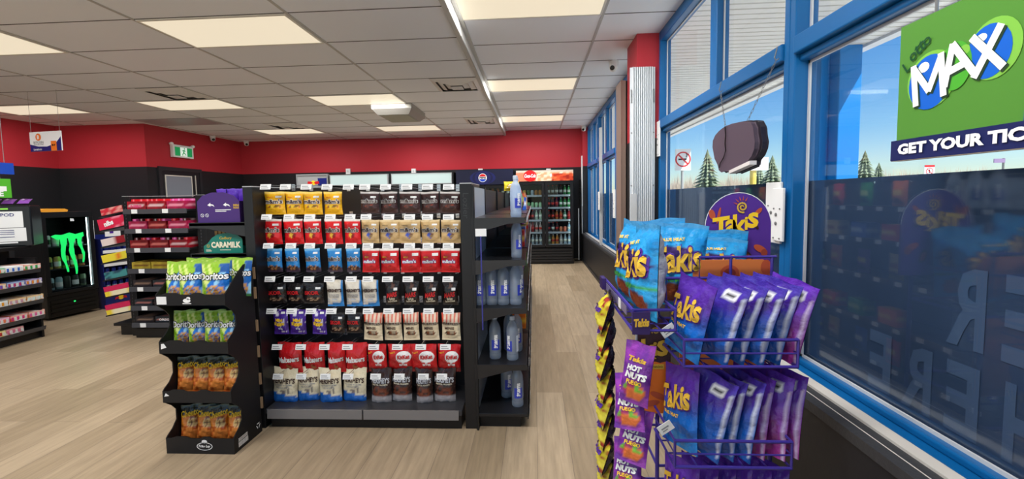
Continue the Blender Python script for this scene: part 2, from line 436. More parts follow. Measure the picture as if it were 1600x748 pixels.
# trees
NEED = mat('spruce_needles', (132,146,118), .9, bump=(14,.6,.2)); BARK = mat('bark', (84,70,58), .9)
def spruce(x, y, h, label, seed):
    q = random.Random(seed)
    o = thing('spruce_tree', label, 'tree', (x,y,-.13), 0, 'evergreens beyond the parking lot')
    b_ = MB(); nl = 15
    for i in range(nl):
        z0 = h*(.06+.90*i/nl); rr = h*.34*(1-i/nl)**.85+.08; n_ = 22
        vs = [(0,0,z0+h*.13)]
        for k_ in range(n_):
            a = 2*math.pi*k_/n_; r_ = rr*(q.uniform(.86,1.15) if k_ % 2 else q.uniform(.5,.7))
            vs.append((r_*math.cos(a), r_*math.sin(a), z0-(.05*h/nl*q.uniform(0,3) if k_ % 2 else -.02*h)))
        b_.add(vs, [(0,1+k_,1+(k_+1) % n_) for k_ in range(n_)])
    b_.build('foliage', NEED, o)
    MB().lathe([(h*.022,0),(h*.014,h*.3),(.02,h*.9)], 8).build('trunk', BARK, o)
for i, (px, D, h, lab) in enumerate([(1105, 56, 7.2, 'spruce tree left of the dark hanging sign'), (1206, 60, 6.6, 'spruce tree seen right of the dark hanging sign, beside the mullion'),
        (1185, 66, 6.2, 'spruce tree partly behind the right edge of the dark hanging sign'), (1350, 74, 8.2, 'broad spruce tree right of the thick blue column'), (1372, 80, 6.6, 'smaller spruce at the right flank of the broad spruce')]):
    d = at(px, 290, Y=D); spruce(d.x, d.y, h, lab, i)
br = MB(); q = random.Random(3)
for i in range(150):
    px = q.uniform(1000, 1660); Y = q.uniform(86, 104); p = at(px, 300, Y=Y); h = q.uniform(3.2, 7.0); rr = q.uniform(1.6, 3.0)
    for k_ in range(70):
        a, rad = q.uniform(0, 6.283), rr*math.sqrt(q.random())
        bx, by = p.x+rad*math.cos(a)*.5, p.y+rad*math.sin(a)*.5
        hh = h*(1-.55*(rad/rr)**2)*q.uniform(.75, 1.05); tx, ty = p.x+rad*math.cos(a)*1.2, p.y+rad*math.sin(a)*1.2; w_ = q.uniform(.10, .22)
        br.add([(bx-w_,by,-.13),(bx+w_,by,-.13),(bx,by+w_,-.13),(tx,ty,hh)], [(0,1,3),(1,2,3),(2,0,3)])
o = br.build('brush', mat('bare_brush', (186,172,156), .95)); o['kind'] = 'stuff'; tag(o, 'band of bare brown brush beyond the parking lot', 'brush')
# signs outside
def post_sign(name, label, px, pyt, pyb, wpx, Y, pole=True):
    a = at(px-wpx/2, pyt, Y=Y); b_ = at(px+wpx/2, pyb, Y=Y)
    w_, h_ = b_.x-a.x, a.z-b_.z
    o = thing(name, label, 'sign', ((a.x+b_.x)/2, Y, -.14))
    zb = b_.z+.14
    if pole: MB().tube([(0,.03,0),(0,.03,zb+h_)], .03, 8).build('pole', mat('galvanised', (170,172,172), .5, metal=.3), o)
    MB().bb(-w_/2, w_/2, -.008, .008, zb, zb+h_).build('sign_board', mat('sign_white', (236,236,236), .5), o)
    return o, w_, h_, zb
def ring_no(mb, cx, cz, r, y, mi):
    n_ = 20
    for k_ in range(n_):
        a, b_ = 2*math.pi*k_/n_, 2*math.pi*(k_+1)/n_
        mb.add([(cx+rr*math.cos(t_), y, cz+rr*math.sin(t_)) for rr, t_ in ((r*.82,a),(r,a),(r,b_),(r*.82,b_))], [(0,1,2,3)], mi)
    d = r*.6
    mb.add([(cx-d-r*.07, y, cz+d-r*.07),(cx-d+r*.07, y, cz+d+r*.07),(cx+d+r*.07, y, cz-d+r*.07),(cx+d-r*.07, y, cz-d-r*.07)], [(0,3,2,1)], mi)
SR = INK['red']
o, w_, h_, zb = post_sign('no_smoking_sign', 'white no smoking sign outside, left of the dark hanging sign', 1067, 233, 266, 24, 9.5)
g = MB(); ring_no(g, 0, zb+h_*.52, h_*.36, -.010, 0); g.bb(-w_*.3, w_*.22, -.0095, -.009, zb+h_*.48, zb+h_*.56, 1); g.tube([(w_*.2,-.0095,zb+h_*.62),(w_*.26,-.0095,zb+h_*.72),(w_*.18,-.0095,zb+h_*.8)], .01, 5, 1); g.build('symbol', [SR, INK['black']], o)
for px, pyt, pyb, wp, Y, lab in ((1268, 221, 262, 17, 9.0, 'white prohibition sign with red top outside, left of the thick blue column'), (1452, 258, 275, 15, 14.0, 'small white prohibition sign with red top outside, under the green hanging sign')):
    o, w_, h_, zb = post_sign('prohibition_sign', lab, px, pyt, pyb, wp, Y)
    g = MB(); ring_no(g, 0, zb+h_*.45, w_*.36, -.010, 0); g.bb(-w_*.5, w_*.5, -.0095, -.0085, zb+h_*.82, zb+h_, 0); g.bb(-w_*.06, w_*.06, -.0098, -.009, zb+h_*.3, zb+h_*.6, 1)
    g.bb(-w_*.4, w_*.4, -.0098, -.009, zb+h_*.06, zb+h_*.1, 1); g.build('symbol', [SR, INK['black']], o)
a = at(1177, 262, Y=15); o = thing('street_post', 'yellow post with a white board on top, seen below the dark hanging sign', 'post', (a.x, 15, -.14))
MB().tube([(0,0,0),(0,0,a.z+.3)], .10, 12).build('post', mat('safety_yellow', (226,196,90), .5), o)
b0, b1 = at(1142, 247, Y=15), at(1197, 266, Y=15); MB().bb(b0.x-a.x, b1.x-a.x, -.14, -.105, b1.z+.14, b0.z+.14).build('sign_board', mat('sign_white', (236,236,236), .5), o)
a = at(1566, 285, Y=30); o = thing('street_lamp', 'thin distant street lamp with a purple road sign, far right outside', 'street lamp', (a.x, 30, -.12))
t_ = at(1566, 247, Y=30).z+.12
MB().tube([(0,0,0),(0,0,t_)], .06, 8).build('pole', GREYM, o); q0, q1 = at(1551, 248, Y=30), at(1568, 254, Y=30)
MB().bb(q0.x-a.x, q1.x-a.x, -.1, -.06, q1.z+.12, q0.z+.12).build('sign_board', mat('road_sign_purple', (150,130,170), .5), o)

# ---------------------------------------------------------------- ceiling fixtures
DIFF = mat('lamp_diffuser', (150,144,130), .5, emit=(247,232,204), es=.67)
LF = mat('lamp_frame', (230,226,214), .4)
_lamp = None
def ceiling_light(x0, y0, z, label):
    global _lamp
    if _lamp is None:
        o = thing('ceiling_light', label, 'ceiling light', (x0, y0, z), 0, 'lit ceiling panels')
        f = MB()
        for (a,b_,c_,d) in ((.012,1.207,.006,.024),(.012,1.207,.586,.604),(.012,.03,.024,.586),(1.189,1.207,.024,.586)): f.bb(a,b_,c_,d,-.012,-.001)
        f.build('frame', LF, o); MB().bb(.03, 1.189, .024, .586, -.009, -.002).build('diffuser', DIFF, o)
        _lamp = (o, kids(o))
    else: o = copy_thing(_lamp[0], _lamp[1], label, (x0, y0, z))
    l = bpy.data.lights.new('panel_lamp', 'AREA'); l.shape = 'RECTANGLE'; l.size = 1.15; l.size_y = .55; l.energy = LAMP_W*(1.15 if z == ZR else .86 if x0 > -4 else .58); l.color = (.985, .99, 1)
    lo = bpy.data.objects.new('panel_lamp', l); COL.objects.link(lo); lo.location = (x0+.61, y0+.305, z-.014); lo.visible_glossy = False   # the diffuser itself is what mirrors in the glass
rows = {0: 'nearest row', 4: 'middle row', 8: 'farthest row', -4: 'row behind the camera'}
for rr in (-4, 0, 4, 8):
    for cc, nm in ((0, 'first column left of the soffit step'), (-2, 'second column left of the soffit step'), (-4, 'leftmost column')):
        if cc == -4 and rr == 8: continue
        ceiling_light(X0C+1.2192*cc, Y0C+.6096*rr, ZC, 'lit cream ceiling panel, %s, %s' % (rows[rr], nm))
    ceiling_light(-.616, Y0D+.6096*rr, ZR, 'lit cream ceiling panel right of the soffit step, %s' % rows[rr])
VD = mat('vent_dark', (104,100,96), .6); VL = mat('vent_metal', (226,224,220), .5)
_vent = None
def vent(x, y, label):
    global _vent
    if _vent is None:
        o = thing('ceiling_vent', label, 'ceiling vent', (x, y, ZC), 0, 'square ceiling vents')
        MB().bb(-.29,.29,-.29,.29,-.004,-.001).build('backing', VD, o)
        lv = MB()
        for i, s_ in enumerate((.29, .215, .14)):
            z0 = -.004-.004*i
            for sg in (-1, 1):
                lv.add([(-s_,sg*s_,z0),(s_,sg*s_,z0),(s_-.062,sg*(s_-.062),z0-.022),(-s_+.062,sg*(s_-.062),z0-.022)], [(0,1,2,3)])
                lv.add([(sg*s_,-s_,z0),(sg*s_,s_,z0),(sg*(s_-.062),s_-.062,z0-.022),(sg*(s_-.062),-s_+.062,z0-.022)], [(0,1,2,3)])
        lv.bb(-.07,.07,-.07,.07,-.05,-.044)
        lv.build('louver', VL, o); _vent = (o, kids(o))
    else: copy_thing(_vent[0], _vent[1], label, (x, y, ZC))
yv = lambda r_: Y0C+.6096*(r_+.5)
vent(XB-.305, yv(3), 'square ceiling vent by the soffit step, nearer one')
vent(XB-.305, yv(7), 'square ceiling vent by the soffit step, farther one')
vent(X0C-1.2192-.305, yv(3), 'square ceiling vent in front of the lit panel at left')
vent(X0C-1.2192-.305, yv(7), 'square ceiling vent in front of the small far lit panel at left')
o = MB().bb(0,1.19,0,.58,-.008,-.001).build('access_panel', mat('access_panel_grey', (178,190,196), .35, metal=.2), loc=(X0C-3*1.2192+.015, Y0C+6*.6096+.01, ZC)); tag(o, 'pale blue-grey blank panel in the far left ceiling grid', 'access panel')
# air purifier
o = thing('ceiling_air_purifier', 'white box air purifier hung under the ceiling grid between two lit panels', 'air purifier', (-2.08, 6.62, ZC))
pv = MB(); A_, B_ = .30, .40
top = [(-A_,-B_,0),(A_,-B_,0),(A_,B_,0),(-A_,B_,0)]; md = [(x,y,-.075) for x,y,_ in top]; lo = [(x*.78,y*.78,-.15) for x,y,_ in top]
pv.add(top+md+lo, [(0,1,5,4),(1,2,6,5),(2,3,7,6),(3,0,4,7),(4,5,9,8),(5,6,10,9),(6,7,11,10),(7,4,8,11),(8,9,10,11),(3,2,1,0)])
pv.build('housing', mat('purifier_white', (158,155,147), .45), o)
gl = MB()
for i in range(8):
    x = -.255+.073*i; gl.bb(x-.025, x+.025, -B_-.003, -B_+.001, -.066, -.012)
for i in range(10):
    y_ = -.35+.077*i; gl.bb(A_-.001, A_+.003, y_-.026, y_+.026, -.066, -.012)
gl.build('grille', mat('purifier_grille', (168,164,152), .6), o)
MB().bb(-.21,.21,-.29,.29,-.156,-.149).build('filter', mat('purifier_filter', (170,172,158), .7), o)
# dome cameras
_dc = None
def dome(x, y, z, label, face=0):
    global _dc
    if _dc is None:
        o = thing('security_camera', label, 'security camera', (x,y,z), face, 'white dome cameras')
        MB().lathe([(.055,0),(.055,-.02),(.05,-.055),(.03,-.06)], 16).build('base', WHITE, o, smooth=False)
        e_ = MB(); e_.lathe([(.012,.045),(.035,.035),(.046,.012),(.046,-.012),(.035,-.035),(.012,-.045)], 14, 0, Matrix.Translation((0,-.012,-.075))); e_.build('eyeball', WHITE, o, smooth=True)
        MB().lathe([(.026,0),(.026,.012),(.02,.016)], 12, 0, Matrix.Translation((0,-.05,-.085)) @ Matrix.Rotation(R(105),4,'X')).build('lens', mat('lens_black', (14,14,16), .15), o)
        _dc = (o, kids(o))
    else: copy_thing(_dc[0], _dc[1], label, (x,y,z), (0,0,face))
dome(-6.76, 8.68, ZC, 'white dome camera under the ceiling right of the exit sign', R(50))
dome(-6.60, 9.50, ZC, 'white dome camera in the far left ceiling corner', R(40))
dome(.93, 4.95, ZR, 'white dome camera behind the red window pier', R(-30))
dome(1.10, 9.28, ZR, 'white dome camera in the far right ceiling corner by the last window', R(-20))
# ================================================================== BAGS
def hsh(*a):
    return (math.sin(sum(x*y for x, y in zip(a, (127.1, 311.7, 74.7, 19.3)))) * 43758.5453) % 1
def mix(a, b, t): t = min(1, max(0, t)); return tuple(x*(1-t)+y*t for x, y in zip(a, b))
class Bag:
    """pillow bag: local origin at the bottom centre, front faces -Y"""
    def __init__(s, w, h, d, design, nx=14, nz=18, seed=1, seal=.09, stand=False, wr=1.0, back=None):
        s.w, s.h, s.d, s.seed, s.seal, s.stand, s.wr = w, h, d, seed, seal, stand, wr
        mb = MB(); cols = []
        def grid(sg, des):
            o = len(mb.v)
            for j in range(nz+1):
                for i in range(nx+1):
                    u, v = i/nx, j/nz
                    x, z = s.xz(u, v)
                    y = -sg*s.th(u, v, sg)
                    mb.v.append((x, y, z)); cols.append(des(u if sg > 0 else 1-u, v))
            for j in range(nz):
                for i in range(nx):
                    a = o+j*(nx+1)+i; q = (a, a+1, a+nx+2, a+nx+1)
                    mb.f.append(q if sg > 0 else q[::-1]); mb.m.append(0)
        grid(1, design); grid(-1, back or design)
        s.me = mb.mesh('bag', [FOIL], True)
        ca = s.me.color_attributes.new('Col', 'FLOAT_COLOR', 'POINT')
        buf = []
        for c in cols: buf += [*lin(c), 1]
        ca.data.foreach_set('color', buf)
        s.kids = []
    def xz(s, u, v):
        pin = 1-.06*math.sin(math.pi*v)**.7*(1 if not s.stand else .5)
        x = (u-.5)*s.w*pin
        z = v*s.h + .012*s.h*math.sin(u*9+s.seed)*(1 if v > .97 else 0)
        return x, z
    def th(s, u, v, sg=1):
        a = max(0, 1-abs(2*u-1)**2.6)**.62
        if s.stand: f = min(1, max(0, (1-v-s.seal*.7)/(.55)))**.7 * (1 if v > .05 else .75+v*5)
        else: f = min(1, max(0, (v-s.seal*.75)/.24))**.6 * min(1, max(0, (1-v-s.seal*.75)/.3))**.65
        t = s.d/2*a*f
        e = 1-min(1, min(v, 1-v)*4)
        t += s.wr*s.d*(.05*math.sin(u*17+s.seed*3+v*6)*e + .035*math.sin(v*21+u*7+s.seed*5)*min(1, abs(2*u-1)+.2) + .02*math.sin(u*31-v*13+s.seed))*(1 if f > 0 else .35)*(a**.5)
        return max(t, .0006) + .0006
    def yf(s, x, z):
        v = min(1, max(0, z/s.h)); pin = 1-.06*math.sin(math.pi*v)**.7*(1 if not s.stand else .5)
        u = min(1, max(0, x/(s.w*pin)+.5))
        return -s.th(u, v) - .0022
    def letter(s, items, name='lettering'):
        mb = MB(); mats = []
        def mi(n):
            if INK[n] not in mats: mats.append(INK[n])
            return mats.index(INK[n])
        for it in items:
            if it[0] == 'T':
                _, txt, cx, cz, w, ink, kw = it
                kw = dict(kw); oi = kw.pop('oink', None); kw.setdefault('gap', .0009+.035*s.d)
                put_text(mb, txt, cx*s.w, cz*s.h, w=w*s.w, h=(kw.pop('h')*s.h if 'h' in kw else None), yf=s.yf, mi=mi(ink), omi=mi(oi) if oi else 0, **kw)
            else:
                _, cx, cz, rx, rz, ink, dz = it
                mb.disc(cx*s.w, cz*s.h, rx*s.w, rz*s.h, lambda x, z: s.yf(x, z)+dz, mi(ink), 20, rings=3)
        me = mb.mesh(name, mats)
        s.kids.append((name, me)); return s
    def patch(s, x0, x1, z0, z1, ink, name='price_sticker', bars=False):
        mb = MB(); n = 5
        for i in range(n):
            for (za, zb, m_) in (((z0, z1, 0),) if not bars else ((z0, z1, 0), (z0+(z1-z0)*.15, z0+(z1-z0)*.45, 1))):
                xa, xb = x0+(x1-x0)*i/n, x0+(x1-x0)*(i+1)/n
                if m_ and (i == 0): continue
                vs = [(x*s.w, s.yf(x*s.w, z*s.h)-.0008-.0006*m_, z*s.h) for x, z in ((xa,za),(xb,za),(xb,zb),(xa,zb))]
                mb.add(vs, [(0,1,2,3)], m_)
        s.kids.append((name, mb.mesh(name, [INK[ink], INK['black']]))); return s
    def put(s, name, label, cat, loc, rot=(0,0,0), group=None, scale=None):
        o = ob(name, s.me); o.location = loc; o.rotation_euler = rot
        if scale: o.scale = scale
        tag(o, label, cat, group)
        for n, me in s.kids: ob(n, me, o)
        return o
def blob(u, v, cu, cv, ru, rv): return ((u-cu)/ru)**2+((v-cv)/rv)**2 < 1
def candies(u, v, base, cols, cv=.25, rv=.16, ru=.36, k=9):
    if blob(u, v, .5, cv, ru, rv):
        h_ = hsh(int(u*k), int(v*k*1.3)); return cols[int(h_*len(cols)) % len(cols)] if h_ > .25 else mix(base, (20,10,8), .35)
    return base
def plain(bg, seal=None, bottom=None, cand=None, **kw):
    def f(u, v):
        c = mix(bg, (255,255,255), .10*(hsh(int(u*7), int(v*9))-.5))
        if seal and v > .90: return seal
        if bottom and v < bottom[0]: c = bottom[1]
        if cand: c = candies(u, v, c, cand, **kw)
        return c
    return f
W_ = (238,236,230)
BW, BH = .115, .150
mm = lambda ink='brown': ('T', "m&m's", -.02, .58, .82, ink, dict(out=.06, oink='white', off=.025, h=.19))
KIND = {}
def K(n, word, bag): KIND[n] = (word, bag); return bag
CH = [(86,44,26),(120,66,38),(60,30,20)]
K('yel', 'yellow peanut-candy bag', Bag(BW,BH,.03,plain((238,178,22),(246,214,110),cand=[(190,40,30),(230,190,40),(90,50,30)],cv=.36,rv=.05),seed=1)).letter([mm(), ('T','PEANUT',-.18,.76,.3,'red',{})]).patch(.08,.36,.74,.82,'white')
K('brn', 'dark brown candy bag', Bag(BW,BH,.03,plain((58,34,34),(206,200,196),cand=[(196,80,50),(90,50,44),(150,60,40)],cv=.33,rv=.10,ru=.22),seed=2)).letter([mm()]).patch(.06,.34,.72,.80,'white')
K('red', 'bright red candy bag with white top', Bag(BW,BH,.032,plain((218,24,30),W_,cand=[(40,90,50),(240,190,60),(120,30,20)],cv=.36,rv=.10,ru=.20),seed=3)).letter([mm()]).patch(.08,.38,.74,.82,'white')
K('tan', 'tan candy bag', Bag(BW,BH,.032,plain((206,172,118),(230,206,160),cand=[(40,60,150),(60,90,190),(120,70,40)],cv=.34,rv=.13,ru=.16),seed=4)).letter([mm(), ('T','ALMOND',-.2,.76,.3,'brown',{})]).patch(.1,.36,.76,.83,'white')
K('blu', 'light blue candy bag', Bag(.100,BH,.03,plain((42,134,206),(120,186,226),bottom=(.2,(60,44,60)),cand=[(90,50,34),(170,120,80),(60,36,30)],cv=.2,rv=.10,ru=.42),seed=5)).letter([mm()]).patch(.1,.38,.78,.86,'white')
K('rmk', 'red candy bag with pale blue lettering', Bag(BW,BH,.034,plain((206,22,30),W_,cand=[(40,20,20),(200,40,36)],cv=.26,rv=.06,ru=.14),seed=6)).letter([('T',"m&m's",-.05,.48,.66,'white',dict(out=.05,oink='blue',off=.03,h=.15)), ('T','MILK',-.2,.66,.22,'yellow',{})]).patch(.1,.40,.70,.82,'white')
K('skr', 'black toffee candy bag with red lettering', Bag(.105,.135,.03,plain((22,18,20),cand=[(120,84,60),(180,150,120),(80,50,40)],cv=.24,rv=.09,ru=.34),seed=7)).letter([('T','SKOR',-.05,.55,.70,'red',dict(off=.045,h=.19))]).patch(.12,.36,.72,.82,'white')
K('hwh', 'white and blue biscuit candy bag', Bag(.110,.160,.03,lambda u,v: (44,130,200) if (u > .9 or v < .07+.12*u) else ((190,196,206) if v < .3 and hsh(int(u*6),int(v*18)) > .5 else (226,218,202)),seed=8)).letter([('T',"HERSHEY'S",0,.62,.86,'brown',dict(off=.04,h=.13)), ('T','COOKIES',0,.45,.6,'grey',{}), ('T','N CREME',0,.38,.6,'grey',{})])
K('mar', 'black candy bag with red slanted lettering', Bag(.105,.155,.03,plain((26,20,20),cand=[(44,30,28),(90,60,46)],cv=.8,rv=.09,ru=.2),seed=9)).letter([('T','MARS',-.02,.44,.72,'red',dict(off=.04,h=.20,shear=.3,rot=.15)), ('T','bite',.0,.28,.36,'cream',dict(rot=.1)), ('T','bunches',.0,.18,.6,'cream',dict(rot=.1))]).patch(.12,.36,.62,.73,'white')
K('egg', 'purple candy-egg bag with yellow lettering', Bag(.105,.155,.034,lambda u,v: (238,232,250) if hsh(int(u*11),int(v*13)) > .9 else (74,40,150),seed=10)).letter([('T','Mini',0,.60,.44,'yellow',dict(off=.05,h=.13)), ('T','Eggs',0,.44,.62,'yellow',dict(off=.05,h=.17)), ('T','60g',.06,.25,.24,'white',{})]).patch(.1,.36,.84,.92,'white')
K('tur', 'cream candy pouch with orange striped top', Bag(.115,.170,.034,lambda u,v: ((220,76,50) if int(u*9) % 2 == 0 else (238,214,190)) if v > .66 else (70,36,28) if v > .60 else candies(u,v,(236,220,186),CH,.28,.09,.30),seed=11)).letter([('T','TURTLES',0,.62,.8,'brown',dict(out=.06,oink='cream',off=.03,h=.09)), ('T','MINIS',-.05,.46,.5,'brown',dict(off=.03))])
K('mal', 'red malted-ball pouch', Bag(.150,.185,.05,plain((200,26,32),cand=[(120,50,34),(170,100,60)],cv=.22,rv=.08,ru=.14),seed=12,wr=1.6)).letter([('T','Maltesers',0,.47,.84,'white',dict(off=.03,h=.19,rot=.1,shear=.2))])
def kk(u,v):
    if blob(u,v,.62,.56,.30,.20): return (240,236,232)
    if v < .14: return (120,20,22)
    return (196,24,30)
K('kit', 'red wafer-bite pouch with white oval', Bag(.145,.175,.046,kk,nx=22,nz=22,seed=13,wr=1.3)).letter([('D',.12,.58,.29,.20,'white',0), ('T','KitKat',.12,.58,.46,'red',dict(off=.04,h=.15,rot=.08)), ('T','BITES',.12,.30,.30,'white',dict(off=.03)), ('T','TASTY',-.3,.72,.24,'yellow',dict(rot=.3))])
K('hck', 'cream and blue cookie pouch', Bag(.135,.195,.06,lambda u,v: (30,96,178) if v < .30-.16*abs(u-.1) else ((120,110,108) if blob(u,v,.55,.34,.22,.12) and hsh(int(u*12),int(v*14)) > .4 else (232,220,188)),seed=14,stand=True,seal=.07)).letter([('T',"HERSHEY'S",0,.63,.86,'brown',dict(off=.03,h=.15)), ('T','COOKIES N CREME',0,.51,.7,'grey',dict(off=.02)), ('T','NUGGETS',0,.44,.5,'grey',{})])
K('hbr', 'dark brown chocolate pouch with silver bottom', Bag(.128,.195,.06,lambda u,v: (150,146,148) if v < .22 else ((112,54,34) if blob(u,v,.5,.30,.36,.20) and hsh(int(u*8),int(v*12)) > .3 else (52,34,30)),seed=15,stand=True,seal=.07)).letter([('T',"HERSHEY'S",0,.64,.86,'silver',dict(off=.04,h=.16)), ('T','PRETZEL NUGGETS',0,.52,.72,'cream',dict(off=.02))])

# ================================================================== CANDY WALL (end of the middle gondola)
YP = 2.79
gon = thing('gondola_shelf', 'black pegboard gondola end full of hanging candy bags, middle of the shop', 'shelf unit', (-1.06, 2.6, 0))
PEG = mat('pegboard', (26,26,28), .55)
t = PEG.node_tree; tc = t.nodes.new('ShaderNodeTexCoord'); vo = t.nodes.new('ShaderNodeTexVoronoi'); vo.inputs['Randomness'].default_value = 0; vo.inputs['Scale'].default_value = 40
cr = t.nodes.new('ShaderNodeMapRange'); cr.inputs[1].default_value = .18; cr.inputs[2].default_value = .24; cr.inputs[3].default_value = .15; cr.inputs[4].default_value = 1
mu = t.nodes.new('ShaderNodeMix'); mu.data_type = 'RGBA'; mu.blend_type = 'MULTIPLY'; mu.inputs[0].default_value = 1; mu.inputs[6].default_value = (*lin((32,32,34)),1)
mpp = t.nodes.new('ShaderNodeMapping'); mpp.inputs['Scale'].default_value = (1,0,1); mpp.inputs['Location'].default_value = (.0,.0125,0)
t.links.new(tc.outputs['Object'], mpp.inputs[0]); t.links.new(mpp.outputs[0], vo.inputs['Vector']); t.links.new(vo.outputs['Distance'], cr.inputs[0]); t.links.new(cr.outputs[0], mu.inputs[7]); t.links.new(mu.outputs[2], t.nodes['Principled BSDF'].inputs['Base Color'])
def gp(mb, name, m_, bevel=0):
    o = mb.build(name, m_, gon, bevel=bevel, loc=(1.06, -2.6, 0)); return o
gp(MB().bb(-1.685, -.44, YP, YP+.02, .1, 1.485), 'back_panel', PEG)
up = MB()
up.bb(-1.745, -1.685, 2.45, 2.84, 0, 1.495); up.bb(-.435, -.365, 2.47, 2.84, 0, 1.49)
[gp(c_, 'side_panel', BLK, .002) for c_ in comps(up)]
sl_ = MB()
for x, sg in ((-1.686, 1), (-.436, -1)):
    for i in range(40):
        z = .14+.033*i; sl_.bb(min(x, x+sg*.003), max(x, x+sg*.003), 2.70, 2.71, z, z+.016); sl_.bb(min(x, x+sg*.003), max(x, x+sg*.003), 2.74, 2.75, z, z+.016)
gp(sl_, 'slot_strip', mat('slot_grey', (62,62,64), .5))
[gp(c_, 'top_cap', MATS['cap_silver']) for c_ in comps(MB().bb(-1.745, -1.685, 2.45, 2.84, 1.495, 1.500).bb(-.435, -.365, 2.47, 2.84, 1.49, 1.495)) if mat('cap_silver', (190,190,190), .35, metal=.4)]
gp(MB().bb(-1.675, -.45, 2.44, YP, .095, .128), 'base_deck', CHAR, .003)
gp(MB().bb(-1.66, -.46, 2.47, 2.60, 0, .095), 'kick_plate', BLK)
tr = MB()
for xa, xb in ((-1.66, -1.065), (-1.055, -.47)): tr.prism([(2.43,.072),(2.44,.072),(2.444,.128),(2.434,.128)], xa, xb, 'X')
mat('clear_rail', (120,116,114), .2)
for c_ in comps(tr): gp(c_, 'price_rail', MATS['clear_rail'])
# vertical embossed word on the right upright
ev = MB(); tmp = MB(); put_text(tmp, 'Lozier', 0, 0, w=.15, h=.034, off=0)
ev.add([(-.40 + v[2], 2.4685, 1.36 - v[0]) for v in tmp.v], tmp.f); gp(ev, 'lettering', mat('embossed', (52,52,54), .4))

# pegs with price tags, and the bags that hang from them
rows_ = [  # tag y, tag xs
 (292, [415,446,478.5,511,544.5,570,602.5,635.6,668,701]),
 (339, [416.7,451.8,484,516,547,572,607.5,640,668,700.7]),
 (384, [419.5,454.6,484,516,548.7,575,606,640,669,700.5]),
 (436, [422,452,482.6,515,549,575,605.6,637.6,669,700]),
 (486, [424.5,456,486,517.7,548,575.5,607.5,638,670,701]),
 (542, [433,470,507,543,584,621,657.6,696]),
 (588, [434.6,470.6,508.5,544,587,624,661.6,690.5])]
_pk = None
YT = 2.49
for ri, (ty, xs) in enumerate(rows_):
    for ci, tx in enumerate(xs):
        p = at(tx, ty, Y=YT)
        lab = 'peg hook with white price tag, %s in the %s candy row' % (ORD[ci], NTH[ri])
        if _pk is None:
            o = thing('peg_hook', lab, 'peg hook', p, 0, 'peg hooks on the candy wall')
            g_ = MB(); L_ = YP-YT
            g_.tube([(0,.004,.0),(0,.02,-.004),(0,L_,-.004)], .0022, 6); g_.tube([(-.0,L_-.003,.012),(0,.01,.012)], .0018, 6); g_.bb(-.012,.012,L_-.004,L_,-.02,.025)
            g_.build('rod', mat('chrome', (196,198,202), .22, metal=.8), o)
            MB().bb(-.033,.033,-.003,0,-.017,.017,0,Matrix.Rotation(R(-18),4,'X')).build('price_tag', CARD, o, bevel=.001)
            tm = MB()
            tm.bb(-.026,.012,-.0036,-.003,.001,.006,0,Matrix.Rotation(R(-18),4,'X')); tm.bb(-.026,.02,-.0036,-.003,-.010,-.006,0,Matrix.Rotation(R(-18),4,'X'))
            tm.build('printing', INK['grey'], o)
            _pk = (o, kids(o))
        else: copy_thing(_pk[0], _pk[1], lab, p)
BROWS = [  # kind, y top, y bottom, [(x0,x1)...], row word
 (0, [('yel',299.5,335,[(415,447.6),(448.4,475.6),(475.6,505),(507,536.6)]), ('brn',299.5,333,[(564,593.5),(595,623),(624,658),(659.5,687.5),(687.5,720)])]),
 (1, [('red',342,381,[(411,442),(445,477),(477.6,505),(509,537),(539,565.5)]), ('tan',343,379.5,[(565.4,593.5),(594,626),(624,658),(659,689),(689,720)])]),
 (2, [('blu',388,424.5,[(416.7,442),(447.6,470),(478.5,503),(513.6,535.5),(543,564)]), ('rmk',388,425,[(567,593.5),(595,626),(627,658),(658,689),(689,719.5)])]),
 (3, [('skr',442,473.6,[(418,449),(447.6,477),(475.7,506.5)]), ('hwh',437,478,[(512,539),(541.6,568),(568,593.5)]), ('mar',438,476,[(603,626),(631,656),(662,686),(692,717)])]),
 (4, [('egg',483,521.5,[(428.5,453),(454,479),(488.5,511.5)]), ('skr',488,520,[(516,541),(542,567)]), ('tur',487.7,530.7,[(568.4,599),(601,630),(631.5,656),(660,687.4),(690.5,720.6)])]),
 (5, [('mal',534,581,[(436,474.6),(476,510),(514,541),(540,574.6)]), ('kit',537,580,[(576,607),(607,647),(644,685),(684,720)])]),
 (6, [('hck',583,634,[(427,467),(467,501),(501,536),(536,574)]), ('hbr',584.5,637,[(581,613),(613,645),(651.5,677.6),(678.5,713)])])]
q = random.Random(11)
YBG = 2.575
for ri, segs in BROWS:
    for kn, yt, yb, spans in segs:
        word, bag = KIND[kn]
        for i, (xa, xb) in enumerate(spans):
            n_ = len(spans); cx = (xa+xb)/2
            Yp = YBG + (0 if ri < 6 else -.015) + (.012 if i % 2 else -.006)
            bot = at(cx, yb, Y=Yp); top = at(cx, yt, Y=Yp); le = at(xa, yb, Y=Yp); ri_ = at(xb, yb, Y=Yp)
            sz = (top.z-bot.z)/bag.h; sx = (ri_.x-le.x)/bag.w
            rz = q.uniform(-.10, .10)
            if ri == 6: bot.z = .1285
            lab = '%s, %s of its %s, %s wall row' % (word, ORD[i], ['','one','two','three','four','five'][n_], NTH[ri])
            if ri == 6: lab = '%s on the base deck, %s of four' % (word, ORD[i])
            bag.put('candy_bag' if kn in ('yel','brn','red','tan','blu','rmk','skr','hwh','mar','egg') else 'candy_pouch', lab, 'candy bag', bot, (R(-2) if ri == 6 else R(1), q.uniform(-.035,.035), rz), 'candy bags on the pegboard wall', (sx, 1, sz))

